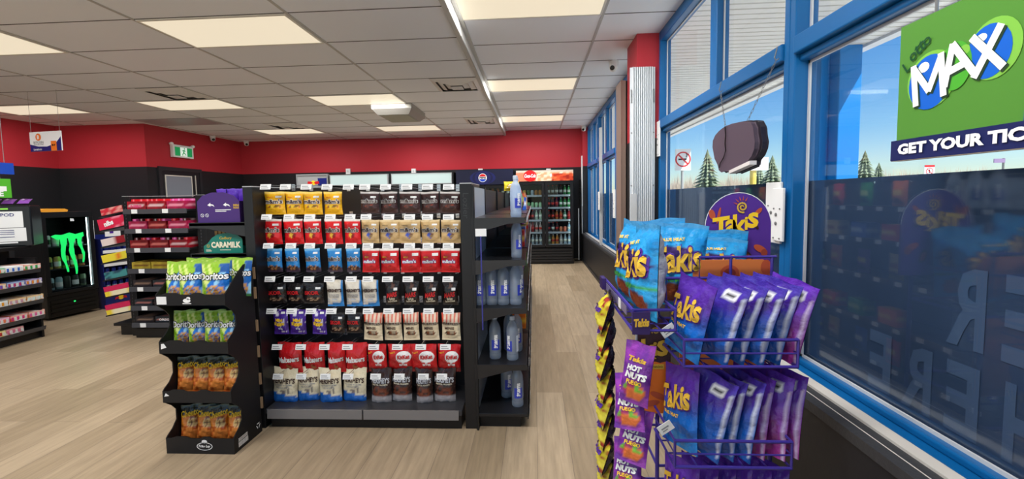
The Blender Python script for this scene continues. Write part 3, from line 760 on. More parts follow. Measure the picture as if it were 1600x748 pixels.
# ================================================================== WATER SHELVES (right-hand run of the middle gondola)
XS0, XS1 = -.365, -.055
RY1 = 6.2
SHZ = [1.285, 1.035, .748, .405, .105]
run = thing('gondola_shelf', 'black run of shelves facing the window aisle, with water bottles at its near end', 'shelf unit', (-.2, 4.3, 0))
def rp_(mb, name, m_, bevel=0): return mb.build(name, m_, run, bevel=bevel, loc=(.2, -4.3, 0))
rp_(MB().bb(-.363, -.356, 2.49, 3.05, .1, 1.47), 'back_panel', mat('grey_back_panel', (186,196,206), .3, metal=.2))
rp_(MB().bb(-.385, -.365, 3.09, RY1, .1, 1.47), 'back_panel', BLK)
u_ = MB()
for y in (2.45, 3.05, 4.10, 5.15, RY1-.04): u_.bb(-.364, -.350, y, y+.04, 0, 1.48)
[rp_(c_, 'upright', BLK, .002) for c_ in comps(u_)]
for k_, z in enumerate(SHZ):
    last = k_ == len(SHZ)-1
    sh = MB(); sh.bb(XS0, XS1, 2.455, RY1, z-.02, z, 0)
    if not last:
        for y in (2.455, 3.06, 3.10, 4.12, 5.16, RY1-.006):
            sh.prism([(XS0, z), (XS1, z), (XS1, z-.028), (XS1-.10, z-.032), (XS0+.05, z-.075), (XS0, z-.085)], y-.004, y, 'Y', 0)
    o = rp_(sh, 'shelf', mat('shelf_black', (30,30,32), .28), .002)
    ra = MB(); ra.prism([(XS1, z-.034), (XS1+.004, z-.034), (XS1+.012, z+.006), (XS1+.008, z+.006)], 2.46, RY1, 'Y')
    r_ = ra.build('price_rail', mat('rail_black', (40,40,42), .3), o)
    tg = MB(); y = 2.52
    while y < RY1-.1:
        tg.bb(XS1+.010, XS1+.013, y, y+.055, z-.030, z+.002); y += .19
    tg.each('price_tag', CARD, o)
bs = MB(); bs.bb(XS0, -.10, 2.50, RY1, 0, .085); rp_(bs, 'kick_plate', BLK)
o = MB().bb(-.345,-.28,2.448,2.452,1.18,1.225).build('price_tag', CARD); tag(o, 'white price tag hanging at the near end of the water shelves', 'price tag')
o = MB().bb(-.318,-.310,2.449,2.4535,.62,1.19).build('clip_strip', mat('clip_strip_blue', (50,52,130), .4)); tag(o, 'narrow dark blue clip strip at the near end of the water shelves', 'clip strip')
# water bottles
WAT = plastic_mat('water_plastic', (248,251,255), (232,241,252), .30)
def make_bottle(label, group):
    o = thing('water_bottle', label, 'water bottle', (0,0,0), 0, group)
    prof = [(.030,0),(.036,.006),(.0365,.03),(.034,.04),(.0365,.05),(.0365,.17),(.034,.195),(.024,.222),(.0145,.236),(.0145,.25)]
    MB().lathe(prof, 18).build('bottle', WAT, o, smooth=True)
    MB().lathe([(.0165,.248),(.0165,.268),(.015,.272),(.006,.274)], 14).build('cap', mat('cap_clear', (196,208,222), .3), o)
    def cyl(mb, r_, a0, a1, z0, z1, n=10, mi=0):
        vs = []
        for i in range(n+1):
            a = a0+(a1-a0)*i/n; vs += [(r_*math.cos(a), r_*math.sin(a), z0), (r_*math.cos(a), r_*math.sin(a), z1)]
        mb.add(vs, [(2*i, 2*i+2, 2*i+3, 2*i+1) for i in range(n)], mi)
    lb = MB(); cyl(lb, .0372, R(-125), R(-45), .060, .125); cyl(lb, .0372, R(0), R(60), .055, .155, 8, 1)
    # rounded top of the blue oval
    lab_ = lb.build('label', [mat('label_blue', (50,66,176), .35), mat('label_white', (212,222,236), .35)], o)
    g_ = MB(); put_text(g_, 'smart', 0, 0, w=.085, h=.026, off=.05)
    g2 = MB(); vs = []
    for x, y, z in g_.v:
        a = R(-85) - z/.0372; vs.append((.0378*math.cos(a)*1.0, .0378*math.sin(a), .115 - x))
    g2.add(vs, g_.f); g2.build('lettering', INK['white'], lab_)
    wt = MB().lathe([(.033,.005),(.0345,.03),(.0345,.17),(.031,.192),(.022,.214)], 16).build('water', plastic_mat('water_inside', (246,250,255), (206,224,244), .14), o, smooth=True)
    return o
_wb = make_bottle('clear water bottle at the front of the third shelf, leftmost of four', 'water bottles on the end shelves')
_wk = kids(_wb)
_l2 = [k for k in COL.objects if k.parent in _wk]
def put_bottle(px, pb, label, Y, shelf, ang=0, sc=1.0, first=False):
    p = at(px, pb, Y=Y); p.z = SHZ[shelf]+.0005
    if first: o = _wb
    else:
        o = _wb.copy(); COL.objects.link(o); o['label'] = label
        for k_ in _wk:
            d = k_.copy(); COL.objects.link(d); d.parent = o
            for g_ in _l2:
                if g_.parent == k_: e_ = g_.copy(); COL.objects.link(e_); e_.parent = d
    o.location = p; o.rotation_euler = (0,0,ang); o.scale = (sc, sc, sc)
put_bottle(751, 478, '', 2.56, 2, -.15, first=True)
put_bottle(769, 478, 'clear water bottle at the front of the third shelf, second of four', 2.56, 2, .1)
put_bottle(787, 478, 'clear water bottle at the front of the third shelf, third of four', 2.56, 2, .3)
put_bottle(806, 478, 'clear water bottle at the front of the third shelf, rightmost of four', 2.56, 2, 1.0)
put_bottle(806, 334, 'tall water bottle at the front right of the top shelf', 2.57, 0, .5, .92)
put_bottle(806, 325, 'water bottle behind the tall front one on the top shelf', 2.70, 0, .3, .92)
put_bottle(807, 318, 'third water bottle back along the top shelf edge', 2.83, 0, 0, .92)
put_bottle(807, 400, 'tall water bottle at the front right of the second shelf', 2.58, 1, .6, .90)
put_bottle(808, 390, 'water bottle behind the front one on the second shelf', 2.71, 1, .2, .90)
put_bottle(774, 556, 'water bottle at the left on the fourth shelf', 2.57, 3, .1)
put_bottle(801, 556, 'water bottle at the right on the fourth shelf', 2.55, 3, -.8)
put_bottle(796, 546, 'water bottle half hidden behind the right one on the fourth shelf', 2.72, 3, .1, 1.0)
put_bottle(808, 546, 'water bottle at the shelf edge behind the right one on the fourth shelf', 2.70, 3, .1, 1.0)
put_bottle(809, 636, 'water bottle at the front right of the base shelf', 2.56, 4, .1)
put_bottle(792, 620, 'water bottle standing back on the base shelf', 2.68, 4, .4)
for i, (px, Y) in enumerate(((763, 2.70), (781, 2.70), (798, 2.70), (810, 2.72))):
    put_bottle(px, 470, 'water bottle in the second rank of the third shelf, %s of four' % ORD[i], Y, 2, .2*i)
# goods farther along the run, edge-on from here and seen in the window glass
def box_carton(name, w, d, h, design):
    mb = MB(); cols = []
    for (o_, ux, vx, nu, nv) in (((-w/2,-d/2,0),(w,0,0),(0,0,h),6,4), ((w/2,-d/2,0),(0,d,0),(0,0,h),4,4), ((w/2,d/2,0),(-w,0,0),(0,0,h),6,4), ((-w/2,d/2,0),(0,-d,0),(0,0,h),4,4), ((-w/2,-d/2,h),(w,0,0),(0,d,0),6,3), ((-w/2,d/2,0),(w,0,0),(0,-d,0),2,2)):
        b0 = len(mb.v)
        for j in range(nv+1):
            for i in range(nu+1):
                mb.v.append(tuple(o_[k_]+ux[k_]*i/nu+vx[k_]*j/nv for k_ in range(3))); cols.append(design(i/nu, j/nv))
        for j in range(nv):
            for i in range(nu):
                a = b0+j*(nu+1)+i; mb.f.append((a,a+1,a+nu+2,a+nu+1)); mb.m.append(0)
    me = mb.mesh(name, [CARTON])
    ca = me.color_attributes.new('Col', 'FLOAT_COLOR', 'POINT'); buf = []
    for c in cols: buf += [*lin(c), 1]
    ca.data.foreach_set('color', buf)
    return me
PAL = [((236,120,30),(250,200,60),'orange'), ((60,150,60),(210,230,120),'green'), ((200,40,40),(240,200,90),'red'), ((50,90,180),(220,230,240),'blue'), ((220,190,120),(150,90,40),'tan'), ((120,60,140),(240,210,80),'purple')]
snack = [Bag(.13,.19,.05,(lambda a, b: lambda u,v: b if blob(u,v,.5,.55,.36,.14) else candies(u,v,a,[b,mix(a,(0,0,0),.3)],.22,.12,.3))(a,b), nx=8, nz=10, seed=20+i) for i,(a,b,_) in enumerate(PAL)]
cart = [box_carton('carton', .16,.10,.12,(lambda a, b: lambda u,v: b if .3 < v < .7 and u > .2 else a)(a,b)) for a,b,_ in PAL]
for k_, z in enumerate(SHZ):
    hmax = (.2, .22, .26, .3, .27)[k_]
    for j in range(9):
        y = 3.22+.31*j + .02*(k_ % 2)
        if y > RY1-.1: continue
        pi = (k_*2+j) % 6; pos = ['first','second','third','fourth','fifth','sixth','seventh','eighth','ninth','tenth'][j]
        if (k_+j//3) % 2 == 0:
            snack[pi].put('snack_bag', '%s snack bag, %s beyond the water bottles, %s shelf' % (PAL[pi][2], pos, NTH[k_]), 'snack bag', (XS1-.06, y, z+.001), (0,0,R(90)), 'goods beyond the water bottles')
        else:
            o = ob('snack_carton', cart[pi], None, 0, (XS1-.07, y, z+.001)); o.rotation_euler = (0,0,R(90)); tag(o, '%s carton, %s beyond the water bottles, %s shelf' % (PAL[pi][2], pos, NTH[k_]), 'carton', 'goods beyond the water bottles')
sb = Bag(.17,.10,.07,plain((232,206,50),cand=[(240,240,230),(200,160,40)],cv=.5,rv=.3), seed=33)
sb.put('snack_bag', 'yellow snack bag lying on top of the run behind the tall bottle', 'snack bag', (-.24, 4.6, 1.481), (0,0,.2))
# ================================================================== CADBURY-END (left run of the middle gondola)
lr = thing('gondola_shelf', 'black run of shelves on the far side of the middle gondola, behind the chip stand', 'shelf unit', (-1.95, 4.0, 0))
def lp(mb, name, m_, bevel=0, par=None): return mb.build(name, m_, par or lr, bevel=bevel, loc=(1.95, -4.0, 0) if not par else None)
lp(MB().bb(-1.765, -1.748, 2.86, 5.6, .1, 1.47), 'back_panel', BLK)
for k_, z in enumerate((1.282, 1.092, .80, .45, .11)):
    sh = MB(); sh.bb(-2.11, -1.75, 2.47, 5.6, z-.02, z)
    for y in (2.47, 4.0, 5.59): sh.prism([(-1.75, z), (-2.11, z), (-2.11, z-.028), (-2.0, z-.032), (-1.80, z-.075), (-1.75, z-.085)], y, y+.005, 'Y')
    lp(sh, 'shelf', mat('shelf_black', (30,30,32), .28), .002)
lp(MB().bb(-2.05, -1.75, 2.5, 5.6, 0, .09), 'kick_plate', BLK)
# purple display tray
PUR = mat('tray_purple', (70,42,112), .45); TEA = mat('tray_teal', (16,120,104), .4)
def disp_tray(name, label, loc, w, d, hb, hc, m_, prof):
    o = thing(name, label, 'display tray', loc)
    pts = [(-w/2,0),(w/2,0)] + prof
    t_ = MB(); t_.prism(pts, -d/2, -d/2+.004, 'Y'); t_.bb(-w/2, w/2, -d/2+.004, d/2, 0, .004); t_.bb(-w/2, -w/2+.004, -d/2+.004, d/2, .004, hb); t_.bb(w/2-.004, w/2, -d/2+.004, d/2, .004, hb); t_.bb(-w/2+.004, w/2-.004, d/2-.004, d/2, .004, hc)
    t_.build('carton', m_, o)
    return o
pr_ = [(.135,.13),(.10,.165),(.04,.185),(-.04,.185),(-.10,.165),(-.135,.13)]
t1 = disp_tray('display_tray', 'dark purple display tray with white arrows, top shelf left of the candy wall', (-1.94, 2.60, 1.2825), .27, .20, .13, .18, PUR, pr_)
g = MB()
for x in (-.045, .055):
    g.add([(x-.024,-.1008,.108),(x-.004,-.1008,.122),(x-.004,-.1008,.115),(x+.014,-.1008,.110),(x+.022,-.1008,.096),(x+.010,-.1008,.104),(x-.004,-.1008,.105),(x-.004,-.1008,.098)], [tuple(range(7,-1,-1))], 0)
g.bb(-.02,.08,-.1012,-.1004,.076,.080); g.bb(-.02,.05,-.1012,-.1004,.067,.071)
for x in (-.105, -.075): ring_no(g, x, .045, .011, -.1010, 0)
put_text(g, 'MINI', .115, .105, w=.035, yf=flat(-.1008), mi=1, off=.03); put_text(g, 'EGGS', .115, .09, w=.035, yf=flat(-.1008), mi=1, off=.03)
g.build('lettering', [INK['white'], INK['gold']], t1)
sm = Bag(.075,.13,.03,plain((84,46,170),(120,84,200)), nx=8, nz=10, seed=41)
for i in range(3): sm.put('candy_bag', 'small purple candy bag standing in the purple tray, %s of three' % ORD[i], 'candy bag', (-1.99+.075*i, 2.60, 1.292+.07), (0,0,.15*(i-1)), 'purple bags in the tray')
prt = [(.125,.09),(.09,.115),(.03,.125),(-.03,.118),(-.07,.095),(-.10,.06),(-.125,.045)]
t2 = disp_tray('display_tray', 'teal chocolate bar display tray on the second shelf left of the candy wall', (-1.925, 2.60, 1.0925), .25, .20, .045, .12, TEA, prt)
g = MB(); put_text(g, 'CARAMILK', .02, .052, w=.19, h=.038, yf=flat(-.1008), off=.05); put_text(g, 'Cadbury', .02, .092, w=.08, yf=flat(-.1008), mi=1, off=.01, shear=.3); ring_no(g, -.095, .045, .010, -.1008, 1)
g.bb(-.02,.05,-.1012,-.1004,.018,.022); g.bb(-.11,-.075,-.1012,-.1004,.012,.016); g.bb(-.11,-.08,-.1012,-.1004,.020,.023); g.build('lettering', [INK['cream'], INK['gold']], t2)
barm = box_carton('chocolate_bar', .018,.06,.15,lambda u,v: (196,150,80) if v > .8 else (112,66,34))
for i in range(9):
    o = ob('chocolate_bar', barm, None, 0, (-2.02+.024*i, 2.60, 1.0975)); o.scale = (1,1,.85); tag(o, 'brown and gold chocolate bar upright in the teal tray, %s' % ORD[i], 'chocolate bar', 'bars in the teal tray')

# ================================================================== CHIP FLOOR DISPLAY
ds = thing('chip_display', 'black cardboard four tier floor stand of chip bags in front of the candy wall', 'display stand', (-1.885, 2.30, 0))
CB = mat('black_cardboard', (20,20,22), .6); CE = mat('cardboard_edge', (150,124,96), .8)
D0, D1 = 2.18, 2.42
LIP = [(.0,.09), (.295,.36), (.575,.64), (.845,.905)]
def sidep():
    p = [(D1,0),(D1,1.045),(2.345,1.045),(2.30,1.012),(2.25,.968),(2.205,.925),(D0,.905)]
    for (a, b_), (c_, d) in zip(LIP[::-1][:-1], LIP[::-1][1:]):
        p += [(D0, a), (D0+.012, a-.008)]
        top_, bot_ = a-.02, d+.02; mid = (top_+bot_)/2
        p += [(D0+.05, top_-.02), (D0+.075, mid+.03), (D0+.075, mid-.03), (D0+.045, bot_+.015), (D0+.012, bot_-.008), (D0, d)]
    p += [(D0,0)]
    return p
def dp(mb, name, m_, bevel=0): return mb.build(name, m_, ds, bevel=bevel, loc=(1.885,-2.30,0))
SX0, SX1 = -2.085, -1.688
for x in (SX0, SX1-.006): dp(MB().prism(sidep(), x, x+.006, 'X'), 'side_panel', CB)
dp(MB().bb(SX0+.006, SX1-.006, D1-.006, D1, 0, 1.05), 'back_panel', CB)
for (a, b_) in LIP:
    n_ = 14; pts = [(SX0+.006, a), (SX1-.006, a)]
    for i in range(n_+1):
        x = SX1-.006-(SX1-SX0-.012)*i/n_; pts.append((x, b_ + .010*(1 if .1 < (i/n_) < .9 and int(i/n_*5+.5) % 2 == 0 else 0)))
    dp(MB().prism(pts, D0, D0+.005, 'Y'), 'front_lip', CB)
    dp(MB().bb(SX0+.006, SX1-.006, D0+.005, D1-.006, a+.005, a+.011), 'tray', CB)
cf = MB()
for z in (.18,.33,.5,.66,.86,.98): cf.bb(SX1-.001, SX1+.012, D1-.004, D1+.004, z-.035, z+.035)
[dp(c_, 'corrugated_edge', CE) for c_ in comps(cf)]
g = MB()
put_text(g, 'Frito Lay', -1.86, .045, w=.07, yf=flat(D0-.0012), off=.04, shear=.2)
for r_, z in ((.03,.045),):
    for k_ in range(24):
        a, b_ = 2*math.pi*k_/24, 2*math.pi*(k_+1)/24
        g.add([(-1.86+rx*math.cos(t_), D0-.001, z+rz*math.sin(t_)) for rx, rz, t_ in ((.042,.020,a),(.046,.023,a),(.046,.023,b_),(.042,.020,b_))], [(0,3,2,1)])
g.disc(-1.86, .073, .016, .010, flat(D0-.001), 0, 14)
g.disc(-1.905, .872, .022, .012, flat(D0-.001), 0, 14); g.disc(-1.895, .885, .012, .008, flat(D0-.001), 0, 12); g.bb(-1.93,-1.88,D0-.0012,D0-.0006,.854,.858)
g.add([(SX0+.012, D0-.001, .60),(SX0+.045,D0-.001,.61),(SX0+.03,D0-.001,.632),(SX0+.014,D0-.001,.63)], [(0,3,2,1)] and [(0,1,2,3)])
g.add([(SX0+.010, D0-.001, .33),(SX0+.04,D0-.001,.335),(SX0+.02,D0-.001,.35)], [(0,1,2)])
# recycling mark and barcode on the side
xs_ = SX1+.0006
for k_ in range(3):
    a = R(90+120*k_); M_ = Matrix.Translation((xs_, 2.385, .075))
    c_, s_ = math.cos(a), math.sin(a); c2, s2 = math.cos(a+R(95)), math.sin(a+R(95))
    for (r1, r2, t0, t1_) in ((.012,.020,a-R(42),a+R(42)),):
        g.add([(xs_, 2.385+r_*math.cos(t_), .055+r_*math.sin(t_)) for r_, t_ in ((r1,t0),(r2,t0),(r2,t1_),(r1,t1_))], [(0,1,2,3)])
for i in range(9): g.bb(xs_-.0004, xs_, 2.215+.009*i, 2.215+.009*i+.005, .02, .048)
for i in range(3): g.bb(xs_-.0004, xs_, 2.215, 2.29, .053+.007*i, .056+.007*i)
dp(g, 'lettering', INK['white'])
o = MB().bb(-2.075,-2.02,D0-.004,D0-.001,.852,.895).build('price_tag', CARD); tag(o, 'white price tag on the top lip of the chip stand', 'price tag')
def dor(u, v):
    if v > .93: return (150,190,60)
    if v < .05: return (60,120,60)
    if blob(u,v,.55,.22,.34,.16) and (u*3+v*5) % .5 < .36: return (216,156,84) if hsh(int(u*9),int(v*12)) > .3 else (176,110,60)
    if u+.25*math.sin(v*6) < .46: return (140,188,40) if hsh(int(u*8+v*6),3) > .35 else (212,226,130)
    if v > .72 and u > .5: return (40,90,160)
    return (28,110,200) if hsh(int(u*6-v*5),5) > .35 else (150,206,240)
def che(u, v):
    if v > .93: return (60,70,40)
    if v > .74: return (40,44,30)
    if blob(u,v,.6,.56,.26,.15): return (240,200,130) if hsh(int(u*13),int(v*15)) > .35 else (150,80,40)
    if v < .42 and hsh(int(u*7),int(v*9)) > .35: return (244,146,66)
    return (196,92,34) if v < .5 else (236,136,40)
dorb = Bag(.108,.20,.055,dor,nx=16,nz=22,seed=51,wr=1.5).letter([('T','Doritos',0,.62,.94,'white',dict(off=.03,out=.06,oink='black',h=.18))])
chb = Bag(.105,.20,.055,che,nx=16,nz=22,seed=52,wr=1.5).letter([('T','Cheetos',0,.80,.92,'yellow',dict(off=.03,h=.17,rot=.12)), ('T','CRUNCHY',.1,.56,.36,'brown',dict(off=.02))])
q = random.Random(5)
xs4 = [-2.026, -1.933, -1.840, -1.747]
for i, x in enumerate(xs4):
    dorb.put('chip_bag', 'green and blue chip bag, %s on the second tier of the stand' % ORD[i], 'chip bag', (x, 2.285, .588), (R(-6), q.uniform(-.05,.05), R(20)+q.uniform(-.06,.06)), 'chip bags in the floor stand', (1.03,1,1.0))
    chb.put('chip_bag', 'orange cheese puff bag, %s on the third tier of the stand' % ORD[i], 'chip bag', (x, 2.285, .308), (R(-6), q.uniform(-.05,.05), R(20)+q.uniform(-.06,.06)), 'chip bags in the floor stand', (1.03,1,1.03))
    chb.put('chip_bag', 'orange cheese puff bag, %s on the bottom tier of the stand' % ORD[i], 'chip bag', (x, 2.285, .013), (R(-6), q.uniform(-.07,.07), R(20)+q.uniform(-.1,.1)), 'chip bags in the floor stand', (1.03,1,1.06))
for i, (x, sx_) in enumerate(((-2.022,1.0),(-1.922,1.22),(-1.785,1.42))):
    dorb.put('chip_bag', 'green and blue chip bag, %s, front row of the stand top tier' % ['leftmost','middle one','rightmost'][i], 'chip bag', (x, 2.240, .858), (R(-8), q.uniform(-.05,.05), R(10)+q.uniform(-.06,.06)), 'chip bags in the floor stand', (sx_,1.05,1.1))
for i, x in enumerate(xs4):
    dorb.put('chip_bag', 'green and blue chip bag, %s, back row of the stand top tier' % ORD[i], 'chip bag', (x+.03, 2.345, .858), (R(-6), q.uniform(-.05,.05), R(10)), 'chip bags in the floor stand', (1.05,1,1.12))

# ================================================================== CANDY BAR GONDOLA (left)
gb = thing('gondola_shelf', 'black gondola end stacked with red candy cartons, left of the middle gondola', 'shelf unit', (-3.9, 4.3, 0))
def bp_(mb, name, m_, bevel=0): return mb.build(name, m_, gb, bevel=bevel, loc=(3.9,-4.3,0))
YB0 = 4.12
bp_(MB().bb(-4.24, -3.50, 4.46, 4.48, .1, 1.48), 'back_panel', BLK)
u_ = MB(); u_.bb(-4.32, -4.24, 4.22, 4.50, 0, 1.49); u_.bb(-3.52, -3.42, 4.22, 4.50, 0, 1.49)
[bp_(c_, 'upright', BLK, .003) for c_ in comps(u_)]
sp_ = MB()
for x in (-4.29, -3.48):
    for i in range(38): sp_.bb(x-.004, x+.004, 4.218, 4.222, .16+.034*i, .178+.034*i)
bp_(sp_, 'slot_strip', mat('slot_grey', (62,62,64), .5))
[bp_(c_, 'top_cap', MATS['cap_silver']) for c_ in comps(MB().bb(-4.24, -3.52, 4.49, 4.50, 1.49, 1.495).bb(-4.32, -4.24, 4.22, 4.50, 1.49, 1.494).bb(-3.52, -3.42, 4.22, 4.50, 1.49, 1.494))]
bp_(MB().bb(-4.22, -3.54, 4.16, 4.46, 0, .10), 'kick_plate', BLK)
bp_(MB().bb(-4.48, -4.32, 4.25, 6.2, 0, .10).bb(-4.55, -4.32, 4.24, 6.2, .10, .13), 'kick_plate', BLK, .003)
bp_(MB().bb(-4.33, -4.31, 4.30, 6.2, .10, 1.48), 'back_panel', BLK)
FZ = [1.352, 1.150, .952, .735, .545, .345, .165]
RED1 = [(196,30,44),(214,60,70),(170,24,40)]
def ct(a, b_, w=.18, d=.24, h=.085): return box_carton('candy_carton', w, d, h, lambda u,v: b_ if (.25 < v < .7 and .12 < u < .88 and hsh(int(u*9),int(v*5)) > .35) else mix(a, (0,0,0), .25*hsh(int(u*6),7)))
CTS = [(ct((178,28,44),(226,190,190)),'red'), (ct((196,40,86),(240,150,170)),'pink'), (ct((150,26,34),(220,120,110)),'dark red'), (ct((206,178,60),(110,70,30)),'yellow'), (ct((60,50,52),(150,120,100)),'dark brown'), (ct((54,60,66),(190,120,110)),'dark grey')]
bars = {c: box_carton('candy_bar', .046, .17, .022, (lambda a, b_: lambda u,v: b_ if .35 < u < .75 else a)(a, b_)) for c, a, b_ in (('red',(206,30,44),(240,120,130)), ('pink',(220,80,150),(240,150,200)), ('dark',(90,30,34),(200,180,180)))}
LAY = [(0,0,1), (1,2,1), (2,2,0), (3,3,3), (4,5,5), (5,4,4), (4,5,5)]
for k_, z in enumerate(FZ):
    sh = MB(); sh.bb(-4.225, -3.535, 4.13, 4.46, z-.022, z-.002)
    s_ = bp_(sh, 'shelf', mat('shelf_black', (30,30,32), .28), .002)
    r_ = MB().prism([(4.118,z-.045),(4.13,z-.045),(4.13,z+.004),(4.124,z+.004)], -4.22, -3.54, 'X').build('price_rail', mat('rail_grey', (66,66,70), .3), s_)
    tg = MB()
    for x in (-4.09, -3.76) if k_ % 2 == 0 else (-4.06, -3.74): tg.bb(x-.03, x+.03, 4.112, 4.117, z-.040, z+.002)
    tg.each('price_tag', CARD, s_)
    wz = {0:'top', 1:'second', 2:'third', 3:'fourth', 4:'fifth', 5:'sixth', 6:'lowest'}[k_]
    ncol = 3
    for i in range(ncol):
        me, cn = CTS[LAY[k_][i]]
        x = -4.115+.215*i
        o = ob('candy_carton', me, None, 0, (x, 4.285, z-.0015)); o.rotation_euler = (0,0,q.uniform(-.03,.03)); o.scale = (1.08, 1, (1.0, .95, .95, .8, .8, .7, .7)[k_])
        tag(o, '%s candy carton, %s on the %s shelf of the left gondola end' % (cn, ORD[i], wz), 'carton', 'cartons on the left gondola end')
        if k_ == 6 and i == 1:
            g = MB(); put_text(g, 'OREO', 0, .04, w=.11, h=.034, yf=flat(-.1212), off=.04); g.build('lettering', INK['white'], o)
        if k_ == 0 and i == 0:
            g = MB(); put_text(g, 'NIBS', 0, .035, w=.11, h=.03, yf=flat(-.1212), off=.03); g.build('lettering', INK['pink'], o)
        if k_ < 3:
            hz = .085*(1.0, .95, .95)[k_]
            for j in range(3):
                bn = ('red','pink','dark')[(i+j+k_) % 3] if k_ else ('red','red','pink')[i]
                o = ob('candy_bar', bars[bn], None, 0, (x-.062+.062*j, 4.285+q.uniform(-.02,.02), z-.001+hz)); o.rotation_euler = (0,0,q.uniform(-.15,.15))
                o['label'] = ''; tag(o, '%s candy bar, %s on the %s carton, %s shelf, left gondola' % (bn, ORD[j], ('left','middle','right')[i], wz), 'candy bar', 'bars on the cartons')
# side shelves of that gondola, boxes tilted forward
LZ = [(1.345,'wrap'), (1.195,'nibs'), (1.02,'white'), (.845,'yellow'), (.66,'teal'), (.475,'pinky'), (.275,'pinky')]
wrapm = box_carton('candy_wrapper', .25,.18,.07,lambda u,v: (220,150,140) if hsh(int(u*11),int(v*6)) > .6 else (196,40,56))
nibm = box_carton('candy_carton', .30,.20,.115,lambda u,v: (238,150,170) if hsh(int(u*7),int(v*7)) > .85 else (212,38,72))
whim = box_carton('candy_carton', .27,.20,.075,lambda u,v: (150,30,40) if u > .6 else (226,206,200))
yelm = box_carton('candy_carton', .29,.20,.08,lambda u,v: (230,120,40) if blob(u,v,.62,.5,.12,.3) else (232,212,60))
team = box_carton('candy_wrapper', .26,.20,.075,lambda u,v: (70,140,140) if hsh(int(u*8),int(v*5)) > .4 else (40,70,90))
pinm = box_carton('candy_carton', .29,.20,.055,lambda u,v: (206,40,84))
yellm = box_carton('candy_carton', .29,.20,.05,lambda u,v: (240,210,60) if u < .25 or u > .85 else (240,226,190))
for k_, (z, kind) in enumerate(LZ):
    M_ = Matrix.Translation((-4.33, 4.36, z)) @ Matrix.Rotation(R(-11), 4, 'Y')
    sh = MB(); sh.bb(-.33, 0, -.10, 1.8, -.018, -.004, 0, M_)
    s_ = bp_(sh, 'shelf', mat('shelf_black', (30,30,32), .28))
    wz = NTH[k_]
    items = {'wrap':[(wrapm,'pile of red candy wrappers',0)], 'nibs':[(nibm,'pink-red licorice carton with white lettering',0)], 'white':[(whim,'white and dark red candy carton',0)], 'yellow':[(yelm,'yellow candy carton with orange picture',0)],
             'teal':[(team,'teal and dark blue candy packet',0)], 'pinky':[(yellm,'cream and yellow long carton under a pink one',0),(pinm,'pink long carton on a cream and yellow one',.052)]}[kind]
    for me, lab, dz in items:
        o = ob('candy_carton', me); o.matrix_world = M_ @ Matrix.Translation((-.165, 0, dz-.003)); tag(o, lab + ', %s side shelf of left gondola' % wz, 'carton', 'cartons on the side shelves')
        if kind == 'nibs':
            g = MB(); put_text(g, 'nibs', -.03, .058, w=.11, h=.055, yf=flat(-.1012), off=.05, rot=.12); g.build('lettering', INK['white'], o)

# ================================================================== COUNTER WITH LIGHTERS, KIOSK
XC = -5.28
cn_ = thing('counter_shelf', 'black checkout counter front with tiers of small colourful goods, far left', 'counter', (-5.5, 3.4, 0))
def cp(mb, name, m_, bevel=0): return mb.build(name, m_, cn_, bevel=bevel, loc=(5.5,-3.4,0))
cp(MB().bb(-6.0, -5.62, 2.0, 4.20, 0, .95), 'body', BLK2); cp(MB().bb(-6.0, -5.40, 2.0, 4.24, .95, .985), 'top', BLK, .004)
cp(MB().bb(-5.62, -5.33, 2.0, 4.20, 0, .105), 'kick_plate', BLK); cp(MB().bb(-5.62, -5.30, 4.18, 4.20, 0, .86), 'end_panel', BLK)
CZs = [.735, .578, .405, .235, .112]
def tiny(cols, w=.028, d=.03, h=.07, base=(225,225,225)):
    return [box_carton('pack', w, d, h, (lambda c: lambda u,v: (235,235,235) if .6 < v < .8 else c)(c)) for c in cols]
SETS = [[(60,110,200),(60,170,90),(240,240,240),(236,120,80)], [(196,60,110),(240,150,60),(70,120,210),(120,90,190)], [(210,160,180),(220,240,235),(236,160,40),(236,160,40)], [(220,60,130),(240,110,170),(236,90,60),(240,130,90)], [(220,120,150),(60,130,200),(240,200,40),(200,60,60)]]
SETN = ['blue green and white', 'pink orange and blue', 'pale pink white and amber', 'magenta and coral', 'pink blue and yellow']
for k_, z in enumerate(CZs):
    tilt = MB(); tilt.bb(-5.62, XC+.0, 2.0, 4.195, z-.016, z); s_ = cp(tilt, 'shelf', mat('shelf_black', (30,30,32), .28))
    MB().prism([(XC, z-.03), (XC+.005, z-.03), (XC+.016, z+.012), (XC+.011, z+.012)], 2.0, 4.195, 'Y').build('price_rail', mat('rail_grey', (66,66,70), .3), s_)
    ncar = 5 if k_ < 4 else 4
    for i in range(ncar):
        y = 3.53+.155*i if k_ < 4 else 3.50+.15*i
        c1 = SETS[k_][min(3, int(i*4/ncar))]
        h_ = .06
        me = box_carton('candy_box', .145, .26, h_, (lambda c, k_: lambda u,v: ((250,244,236) if hsh(int(u*8),int(v*3),k_) > .55 else c) if v < .75 else mix(c,(255,255,255),.55))(c1, k_))
        o = ob('candy_box', me, None, 0, (-5.43, y, z+.0005)); o.rotation_euler = (0,0,R(90))
        tag(o, '%s box of packs, %s on the %s tier of the left counter' % ({0:'blue',1:'green',2:'white',3:'coral'}[min(3,int(i*4/ncar))] if k_ == 0 else SETN[k_].split(' ')[0] + ' toned', ORD[i], NTH[k_]), 'box', 'boxes on the counter tiers')
        # row of little packs standing in the box front
        for j in range(4):
            pass
        pk = MB()
        for j in range(6):
            pk.bb(-.066+.0225*j, -.066+.0225*j+.018, -.1315, -.130, .012, .046, j % 2)
        pk.build('pack_front', [mat('pack_%d_%d' % (k_, i % 4), SETS[k_][(i+1) % 4], .4), mat('pack_white', (236,232,226), .4)], o)
